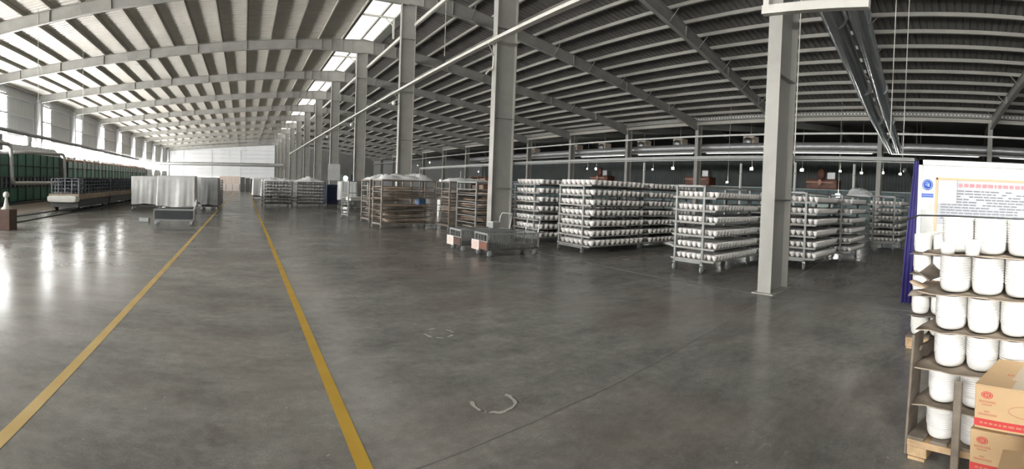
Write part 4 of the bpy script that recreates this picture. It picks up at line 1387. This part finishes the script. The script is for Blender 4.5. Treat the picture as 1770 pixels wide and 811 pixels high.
# ------------------------------------------------------------------ partition with notices, blue sheet
t = thing('partition', 'bright white partition panel with notices behind the pallets', 'partition', (7.1, 0, 0))
MB().box(0, 0.05, -3.4, 0.86, 0.03, 2.22).build('panel', M['panelwhite'], t)
fr = MB()
for y_ in (0.83, -0.95, -2.4):
    fr.box(-0.03, 0.08, y_ - 0.03, y_ + 0.03, 0, 2.26)
fr.box(-0.03, 0.08, -3.4, 0.86, 2.18, 2.26).box(-0.03, 0.08, -3.4, 0.86, 0.0, 0.06)
fr.build('frame', M['panelwhite'], t)
MB().box(-0.012, 0.0, 0.58, 0.80, 1.05, 1.60).build('film_window', M['panelgrey'], t)
MB().add([(-0.01, 0.35, 2.02), (-0.01, -0.9, 2.02), (-0.01, -0.9, 2.16), (-0.01, 0.1, 2.16)], [(0, 1, 2, 3)]).build('film_panel', M['panelgrey'], t)
t = thing('notice_board', 'large orange framed notice board of grey lines on the partition', 'notice board', (7.06, 0, 0))
MB().box(0, 0.02, -1.6, 0.56, 1.30, 1.97).build('board', M['board'], t)
fr = MB().box(-0.012, 0.028, -1.62, 0.58, 1.96, 1.995).box(-0.012, 0.028, 0.555, 0.59, 1.10, 1.995).box(-0.012, 0.028, -1.62, -1.59, 1.10, 1.995)
fr.build('frame', M['boardframe'], t)
rnd = random.Random(5)
w_ = MB()
y = 0.24
while y > -1.3:
    ww = rnd.uniform(0.03, 0.08)
    w_.box(-0.004, 0.0, y - ww, y, 1.86, 1.915)
    y -= ww + 0.022
w_.build('heading_text', M['pinkink'], t)
w_ = MB()
for r_ in range(11):
    z = 1.80 - r_ * 0.042
    y = 0.5 if r_ > 3 else 0.26
    while y > -1.5:
        ww = rnd.uniform(0.05, 0.13)
        if rnd.random() < 0.9:
            w_.box(-0.003, 0.0, y - ww, y, z - 0.008, z + 0.010)
        y -= ww + 0.014
w_.build('body_text', M['inkgrey'], t)
t = thing('paper_notice', 'blank white paper notice on the notice board corner', 'notice', (7.035, 0, 0))
MB().box(0, 0.006, 0.265, 0.545, 1.60, 1.955).build('sheet', M['paper'], t)
t = thing('safety_sign', 'white sign with a round blue emblem and blue caption on the partition', 'sign', (7.085, 0.715, 0))
MB().box(0, 0.008, -0.13, 0.12, 1.66, 2.0).build('plate', M['paper'], t)
MB().lathe([(0.001, -0.004), (0.083, -0.004), (0.083, 0.002)], (0, 0, 1.88), 28, axis='x').build('blue_disc', M['signblue'], t)
e_ = MB().lathe([(0.062, -0.0055), (0.074, -0.0055)], (0, 0, 1.88), 28, axis='x')
e_.box(-0.006, -0.004, -0.03, 0.0, 1.85, 1.90).box(-0.006, -0.004, 0.005, 0.035, 1.87, 1.885).box(-0.006, -0.004, -0.01, 0.03, 1.905, 1.92)
e_.build('emblem', mat('sign_pale_blue', (0.30, 0.40, 0.80), 0.5), t)
MB().box(-0.004, 0.0, -0.095, 0.085, 1.685, 1.745).build('caption_plate', M['signblue'], t)
w_ = MB()
y = 0.07
while y > -0.075:
    w_.box(-0.006, -0.004, y - 0.016, y, 1.705, 1.725)
    y -= 0.024
w_.build('caption_text', mat('sign_pale_text', (0.25, 0.33, 0.7), 0.5), t)
o = MB().box(0, 0.006, 0, 0.12, 0, 0.13).build('paper_note', M['paper'])
tag(o, 'small white paper note under the blue sign', 'note')
o.location = (7.085, 0.68, 1.50)
# blue sheet
mb = MB()
cols_ = []
for i in range(13):
    u = i / 12
    cols_.append((0.05 * math.sin(u * 19) + 0.02 * math.sin(u * 41), -0.13 + 0.26 * u))
rows = 9
vs_ = []
for r_ in range(rows):
    v = r_ / (rows - 1)
    for (dx, dy) in cols_:
        vs_.append((dx * (0.5 + v * 0.8) + 0.02 * math.sin(v * 7), dy * (0.40 + 0.30 * min(1, v * 1.6)) + 0.085 * v - 0.02, 2.24 - 2.2 * v))
fs = [(r_ * 13 + i, r_ * 13 + i + 1, (r_ + 1) * 13 + i + 1, (r_ + 1) * 13 + i) for r_ in range(rows - 1) for i in range(12)]
nv = len(vs_)
vs2 = vs_ + [(x_ + 0.008, y_, z_) for (x_, y_, z_) in vs_]
mb.add(vs2, fs + [tuple(reversed([k + nv for k in f_])) for f_ in fs], True)
o = mb.build('blue_sheet', M['blue'])
tag(o, 'narrow blue sheet hanging from the crossbar end to near the floor', 'sheet')
o.location = (7.12, 0.91, 0)

# ------------------------------------------------------------------ pallets with nested bowls
def nested_mesh(R, H, n=24):
    return MB().lathe([(0.001, 0.0), (R * 0.64, 0.0), (R * 0.83, H * 0.13), (R * 0.925, H * 0.36), (R * 0.95, H * 0.72), (R * 0.957, H * 0.83), (R * 0.985, H * 0.91), (R, H * 0.96), (R, H), (R * 0.967, H), (R * 0.957, H * 0.98), (R * 0.95, H * 0.87), (R * 0.925, H * 0.51), (R * 0.83, H * 0.28), (R * 0.64, H * 0.15), (0.001, H * 0.15)], (0, 0, 0), n).build('nested_bowl', M['white'], None, True)


NEST = nested_mesh(0.1022, 0.082)
NB = 10


def pallet(label, loc, rz, L, Wd):
    t_ = thing('pallet', label, 'pallet', (*loc, 0), rz)
    for i in range(7):
        y0 = -0.0 - i * Wd / 6.6
        MB().cbox(0, L, y0 - 0.11, y0, 0.118, 0.138, 0.004).build('deck_board', M['wood_grey'], t_)
    for x_ in (0, L / 2 - 0.05, L - 0.10):
        MB().cbox(x_, x_ + 0.10, -Wd, 0, 0.078, 0.118, 0.004).build('stringer', M['wood'], t_)
        for y_ in (-0.13, -Wd / 2 - 0.06, -Wd):
            MB().cbox(x_ + 0.005, x_ + 0.095, y_, y_ + 0.13, 0.018, 0.078, 0.004).build('block', M['wood'], t_)
    for y_ in (-0.13, -Wd / 2 - 0.06, -Wd):
        MB().box(0, L, y_ + 0.01, y_ + 0.12, 0.0, 0.018).build('skid', M['wood'], t_)
    return t_


def board_mesh(L, Wd, seed, m):
    rnd_ = random.Random(seed)
    nx_, ny_ = 9, 13
    top = []
    for i in range(nx_):
        for j in range(ny_):
            e = i in (0, nx_ - 1) or j in (0, ny_ - 1)
            top.append((L * i / (nx_ - 1) + (rnd_.uniform(-.012, .012) if e else 0), -Wd * j / (ny_ - 1) + (rnd_.uniform(-.012, .012) if e else 0), (rnd_.uniform(-.008, .003) if e else 0)))
    nn = nx_ * ny_
    bot = [(x_, y_, z_ - 0.008) for x_, y_, z_ in top]
    fs = []
    for i in range(nx_ - 1):
        for j in range(ny_ - 1):
            q = (i * ny_ + j, i * ny_ + j + 1, (i + 1) * ny_ + j + 1, (i + 1) * ny_ + j)
            fs += [q, tuple(reversed([k + nn for k in q]))]
    for e_ in ([i * ny_ for i in range(nx_)], [i * ny_ + ny_ - 1 for i in range(nx_)], list(range(ny_)), [(nx_ - 1) * ny_ + j for j in range(ny_)]):
        for p, q in zip(e_[:-1], e_[1:]):
            fs.append((p, q, q + nn, p + nn))
    return MB().add(top + bot, fs, True).build('cardboard_sheet', m, None, True)


def local(loc, rz, x_, y_):
    return loc[0] + x_ * math.cos(rz) - y_ * math.sin(rz), loc[1] + x_ * math.sin(rz) + y_ * math.cos(rz)


PL, PR = (2.85, 0.35), math.radians(-16)
pallet('weathered wooden pallet under the big front load of nested bowls', PL, PR, 0.95, 1.0)
T0, TH = 0.140, 0.2225
ZT = [0.140, 0.362, 0.583, 0.807, 1.035, 1.277, 1.510]
tiers = ['lowest', 'second', 'third', 'fourth', 'fifth', 'top']
inner = MB()
for k in range(6):
    zb = ZT[k]
    dz = (ZT[k + 1] - ZT[k] - 0.022 - 0.082) / (NB - 1)
    sh = (0.028 * max(0, k - 1) * 0.5 + (0.012 if k > 1 else 0), [0.0, -0.005, -0.032, -0.03, -0.048, -0.055][k])
    if k > 0:
        me = board_mesh(0.93, 0.99, 40 + k, M['sheetboard'])
        o = obj('cardboard_sheet', me)
        o.location = (*local(PL, PR, -0.03 + (0.03 if k > 2 else 0), [0, -0.03, -0.03, -0.035, -0.03, -0.055][k]), zb - 0.0045)
        o.rotation_euler = (0, 0, PR)
        tag(o, 'flat cardboard sheet under the %s tier of the front pallet load' % tiers[k], 'cardboard')
    for c_ in range(4):
        for r_ in range(4):
            lx, ly = 0.108 + r_ * 0.207, -0.19 + sh[1] - c_ * 0.207
            X, Y = local(PL, PR, lx, ly)
            if r_ == 0 and c_ < 3:
                for q in range(NB):
                    o = obj('nested_bowl', NEST)
                    o.location = (X, Y, zb + q * dz)
                    tag(o, 'white nested bowl, %s tier of the front pallet, %s stack from the plank' % (tiers[k], ('first', 'second', 'third')[c_]), 'bowl', 'nested bowls, %s tier, %s stack' % (tiers[k], ('first', 'second', 'third')[c_]))
            else:
                inner.lathe([(0.001, 0.0), (0.055, 0), (0.08, 0.013), (0.095, 0.034), (0.099, 0.07), (0.099, 0.2), (0.093, 0.2), (0.07, 0.15), (0.001, 0.14)], (X, Y, zb), 14)
o = inner.build('inner_nested_bowls', M['white'])
tag(o, 'white nested bowls filling the inside of the front pallet load', 'bowls', 'nested bowls inside the pallets', 'stuff')
# cups and strap on the top tier
cup = MB().lathe([(0.001, 0), (0.040, 0), (0.046, 0.03), (0.052, 0.07), (0.047, 0.07), (0.040, 0.03), (0.001, 0.01)], (0, 0, 0), 20).build('cup', M['white'], None, True)
for i, (ly, lb) in enumerate(((-0.235, 'short white cup standing at the foot of the top tier, nearer the blue sheet'), (-0.385, 'white cup standing at the foot of the top tier, farther from the blue sheet'))):
    o = obj('cup', cup)
    o.location = (*local(PL, PR, -0.055, ly), ZT[5])
    o.scale = (1, 1, 0.85 if i == 0 else 1.25)
    tag(o, lb, 'cup')
mb = MB()
pts = [local(PL, PR, x_, y_) for x_, y_ in ((0.30, 0.30), (0.16, 0.05), (0.07, -0.2), (0.05, -0.42), (0.06, -0.6), (0.09, -0.8))]
zz = (1.40, 1.478, 1.486, 1.486, 1.486, 1.486)
mb.tube([(x_, y_, z_ + 0.01) for (x_, y_), z_ in zip(pts, zz)], 0.006, 6)
tag(mb.build('strap', M['black']), 'thin black strap lying over the top tier of nested bowls', 'strap')
# side board, plank and crumpled cardboard at the near corner
def slab(name, label, loc, rot, sx, sy, sz, m, cat):
    o_ = MB().cbox(-sx / 2, sx / 2, -sy / 2, sy / 2, 0, sz, min(sx, sy, sz) * 0.2).build(name, m)
    o_.location, o_.rotation_euler = loc, rot
    return tag(o_, label, cat)


x_, y_ = local(PL, PR, 0.10, 0.018)
slab('wooden_plank', 'grey upright plank against the blue sheet side of the front pallet', (x_, y_, 0.01), (math.radians(2.0), 0, PR), 0.16, 0.016, 0.74, M['wood_grey'], 'plank')
x_, y_ = local(PL, PR, -0.075, -0.335)
slab('wooden_plank', 'narrow upright plank standing between the front pallet and cartons', (x_, y_, 0.0), (0, math.radians(2.0), PR), 0.022, 0.05, 0.545, M['wood_grey'], 'plank')
rnd = random.Random(8)
for i, (lx, ly, z, sx, tl, lb) in enumerate(((0.05, -0.02, 1.000, 0.30, -14, 'torn cardboard flap sticking out under the fifth tier'), (0.10, 0.00, 1.03, 0.34, 8, 'curled cardboard flap sticking out above the torn one'), (0.12, -0.01, 0.62, 0.42, -78, 'cardboard flap hanging down the side of the front load'), (0.30, 0.05, 1.07, 0.30, 30, 'bent cardboard flap behind the curled one'))):
    nx_, ny_ = 9, 7
    vs_, fs = [], []
    for a_ in range(nx_):
        for b2 in range(ny_):
            u, v = a_ / (nx_ - 1), b2 / (ny_ - 1)
            vs_.append((u * sx + rnd.uniform(-.006, .006), v * 0.12 - 0.045, 0.025 * math.sin(u * 5 + i) * v + rnd.uniform(-.004, .004)))
    nn = len(vs_)
    vs_ += [(q[0], q[1], q[2] - 0.006) for q in vs_]
    for a_ in range(nx_ - 1):
        for b2 in range(ny_ - 1):
            q = (a_ * ny_ + b2, (a_ + 1) * ny_ + b2, (a_ + 1) * ny_ + b2 + 1, a_ * ny_ + b2 + 1)
            fs += [q, tuple(reversed([k + nn for k in q]))]
    for e_ in ([a_ * ny_ for a_ in range(nx_)], [a_ * ny_ + ny_ - 1 for a_ in range(nx_)], list(range(ny_)), [(nx_ - 1) * ny_ + b2 for b2 in range(ny_)]):
        for p, q in zip(e_[:-1], e_[1:]):
            fs.append((p, q, q + nn, p + nn))
    o = MB().add(vs_, fs, True).build('cardboard_flap', M['card_grey' if i != 1 else 'card'])
    tag(o, lb, 'cardboard')
    o.location = (*local(PL, PR, lx, ly), z)
    o.rotation_euler = (math.radians(tl), 0, PR)

# second pallet, farther
PL2, PR2 = (5.02, 0.68), math.radians(-6)
pallet('second wooden pallet farther back, next to the blue sheet', PL2, PR2, 1.0, 1.0)
inner = MB()
for k in range(5):
    zb = T0 + k * TH + (0.008 if k else 0)
    dz = (TH - 0.022 - 0.082) / (NB - 1)
    if k:
        o = obj('cardboard_sheet', board_mesh(0.98, 0.98, 60 + k, M['card_grey']))
        o.location = (*local(PL2, PR2, 0.0, -0.01), zb - 0.0045)
        o.rotation_euler = (0, 0, PR2)
        tag(o, 'cardboard sheet under the %s tier of the second pallet load' % tiers[k], 'cardboard')
    for c_ in range(4):
        for r_ in range(4):
            X, Y = local(PL2, PR2, 0.115 + r_ * 0.215, -0.13 - c_ * 0.215)
            if r_ == 0 and c_ < 1:
                for q in range(NB):
                    o = obj('nested_bowl', NEST)
                    o.location = (X, Y, zb + q * dz)
                    tag(o, 'white nested bowl in the corner stack on the %s tier of the second pallet' % tiers[k], 'bowl', 'nested bowls on the second pallet, %s tier' % tiers[k])
            else:
                inner.lathe([(0.001, 0.0), (0.055, 0), (0.08, 0.013), (0.095, 0.034), (0.099, 0.07), (0.099, 0.2), (0.093, 0.2), (0.07, 0.15), (0.001, 0.14)], (X, Y, zb), 14)
o = inner.build('inner_nested_bowls', M['white'])
tag(o, 'white nested bowls filling the second pallet load', 'bowls', 'nested bowls inside the pallets', 'stuff')

# ------------------------------------------------------------------ cartons
def carton(label, loc, rz, L, Wd, z0, h, printed):
    """local x away from the viewer, local y: 0 .. -Wd"""
    t_ = thing('carton', label, 'carton', (*loc, z0), rz)
    MB().cbox(0, L, -Wd, 0, 0.0, h - 0.004, 0.004).build('body', M['carton'], t_)
    for (xa, xb) in ((0.0, L / 2 - 0.003), (L / 2 + 0.003, L)):
        MB().box(xa, xb, -Wd, 0, h - 0.004, h).build('flap', M['carton'], t_)
    MB().box(-0.0012, L * 0.3, -Wd * 0.34 - 0.03, -Wd * 0.34 + 0.03, h, h + 0.0012).box(L * 0.3, L, -Wd * 0.30 - 0.03, -Wd * 0.30 + 0.03, h, h + 0.0014).build('packing_tape', M['tape'], t_)
    if printed:
        MB().box(-0.0015, 0, -Wd, -0.001, h * 0.06, h * 0.23).build('red_band', M['red'], t_)
        w1 = MB()
        y1 = -0.03
        rn = random.Random(4)
        while y1 > -Wd + 0.02:
            ww = rn.uniform(0.012, 0.03)
            w1.box(-0.0022, -0.0015, y1 - ww, y1, h * 0.125, h * 0.165)
            y1 -= ww + 0.008
        w1.build('band_text', M['redfade'], t_)
        lg = MB()
        n_ = 24
        vs_ = [(-0.0015, -0.062, h * 0.78)] + [(-0.0015, -0.062 + 0.030 * math.cos(2 * PI * i / n_), h * 0.78 + 0.0175 * math.sin(2 * PI * i / n_)) for i in range(n_)]
        lg.add(vs_, [(0, 1 + (i + 1) % n_, 1 + i) for i in range(n_)])
        lg.build('logo', M['red'], t_)
        lt = MB()
        vs_ = []
        for i in range(n_):
            for rr in (0.82, 0.70):
                vs_.append((-0.0022, -0.062 + 0.030 * rr * math.cos(2 * PI * i / n_), h * 0.78 + 0.0175 * rr * math.sin(2 * PI * i / n_)))
        lt.add(vs_, [(2 * i, 2 * ((i + 1) % n_), 2 * ((i + 1) % n_) + 1, 2 * i + 1) for i in range(n_)])
        for (yy, ww) in ((-0.054, 0.004), (-0.062, 0.004), (-0.070, 0.004)):
            lt.box(-0.0024, -0.0015, yy - ww / 2, yy + ww / 2, h * 0.78 - 0.007, h * 0.78 + 0.007)
        lt.build('logo_mark', M['carton'], t_)
        for nm_, rows_ in (('name_text', ((0.60, -0.022, -0.10, 0.010), (0.545, -0.036, -0.085, 0.005))), ('content_text', ((0.385, -0.050, -0.072, 0.007), (0.315, -0.022, -0.108, 0.009)))):
            tx = MB()
            for (z_, y0, y2, ch) in rows_:
                y1 = y0
                while y1 > y2:
                    tx.box(-0.0018, 0, y1 - ch * 0.62, y1, h * z_, h * z_ + ch)
                    y1 -= ch * 0.95
            tx.build(nm_, M['redfade'], t_)
        ov = MB()
        ring_ = [(-0.0016, -0.27 + 0.10 * math.cos(2 * PI * i / 36), h * 0.5 + 0.028 * math.sin(2 * PI * i / 36)) for i in range(36)]
        ov.tube(ring_ + [ring_[0]], 0.0012, 5, caps=False)
        ov.build('outline_print', M['redfade'], t_)
        sm = MB()
        y1 = -0.115
        while y1 > -0.20:
            sm.box(L * 0.40, L * 0.46, y1 - 0.008, y1, h, h + 0.0012)
            y1 -= 0.013
        sm.build('flap_text', M['redfade'], t_)
    return t_


CR_ = math.radians(-20)
carton('printed brown carton with a red band on top of its stack', (2.27, -0.045), CR_, 0.40, 0.62, 0.49, 0.21, True)
carton('printed brown carton right under the top one', (2.265, -0.03), CR_, 0.40, 0.62, 0.28, 0.205, True)
carton('plain brown carton on the floor at the bottom of the stack', (2.26, -0.03), CR_, 0.40, 0.62, 0.0, 0.276, False)
carton('plain pale carton in front of the printed stack', (1.60, -0.085), math.radians(-12), 0.40, 0.5, 0.266, 0.262, False)
carton('plain carton on the floor carrying the pale one', (1.60, -0.085), math.radians(-12), 0.40, 0.5, 0.0, 0.262, False)

# fill lamp added above the pallets, out of view
t = thing('fill_lamp', 'long added fill lamp hanging unseen above the aisle in front of the pallets', 'lamp', (0.9, -0.9, 3.3))
MB().box(-0.1, 0.1, -0.6, 0.6, 0.03, 0.09).build('housing', M['galv_dull'], t)
MB().tube([(0, -0.55, 0), (0, 0.55, 0)], 0.02, 8).build('tube', M['tube'], t)
for y in (-0.5, 0.5):
    MB().tube([(0, y, 0.09), (0, y, zL(0.9) - 3.3 + 0.235)], 0.006, 5).build('hanger', M['steel'], t)
area('fill_lamp_light', (0.9, -0.9, 3.24), (0, math.radians(-55), 0), 0.25, 1.2, FILL_LAMP_P, (1.0, 0.97, 0.9)).data.spread = math.radians(62)
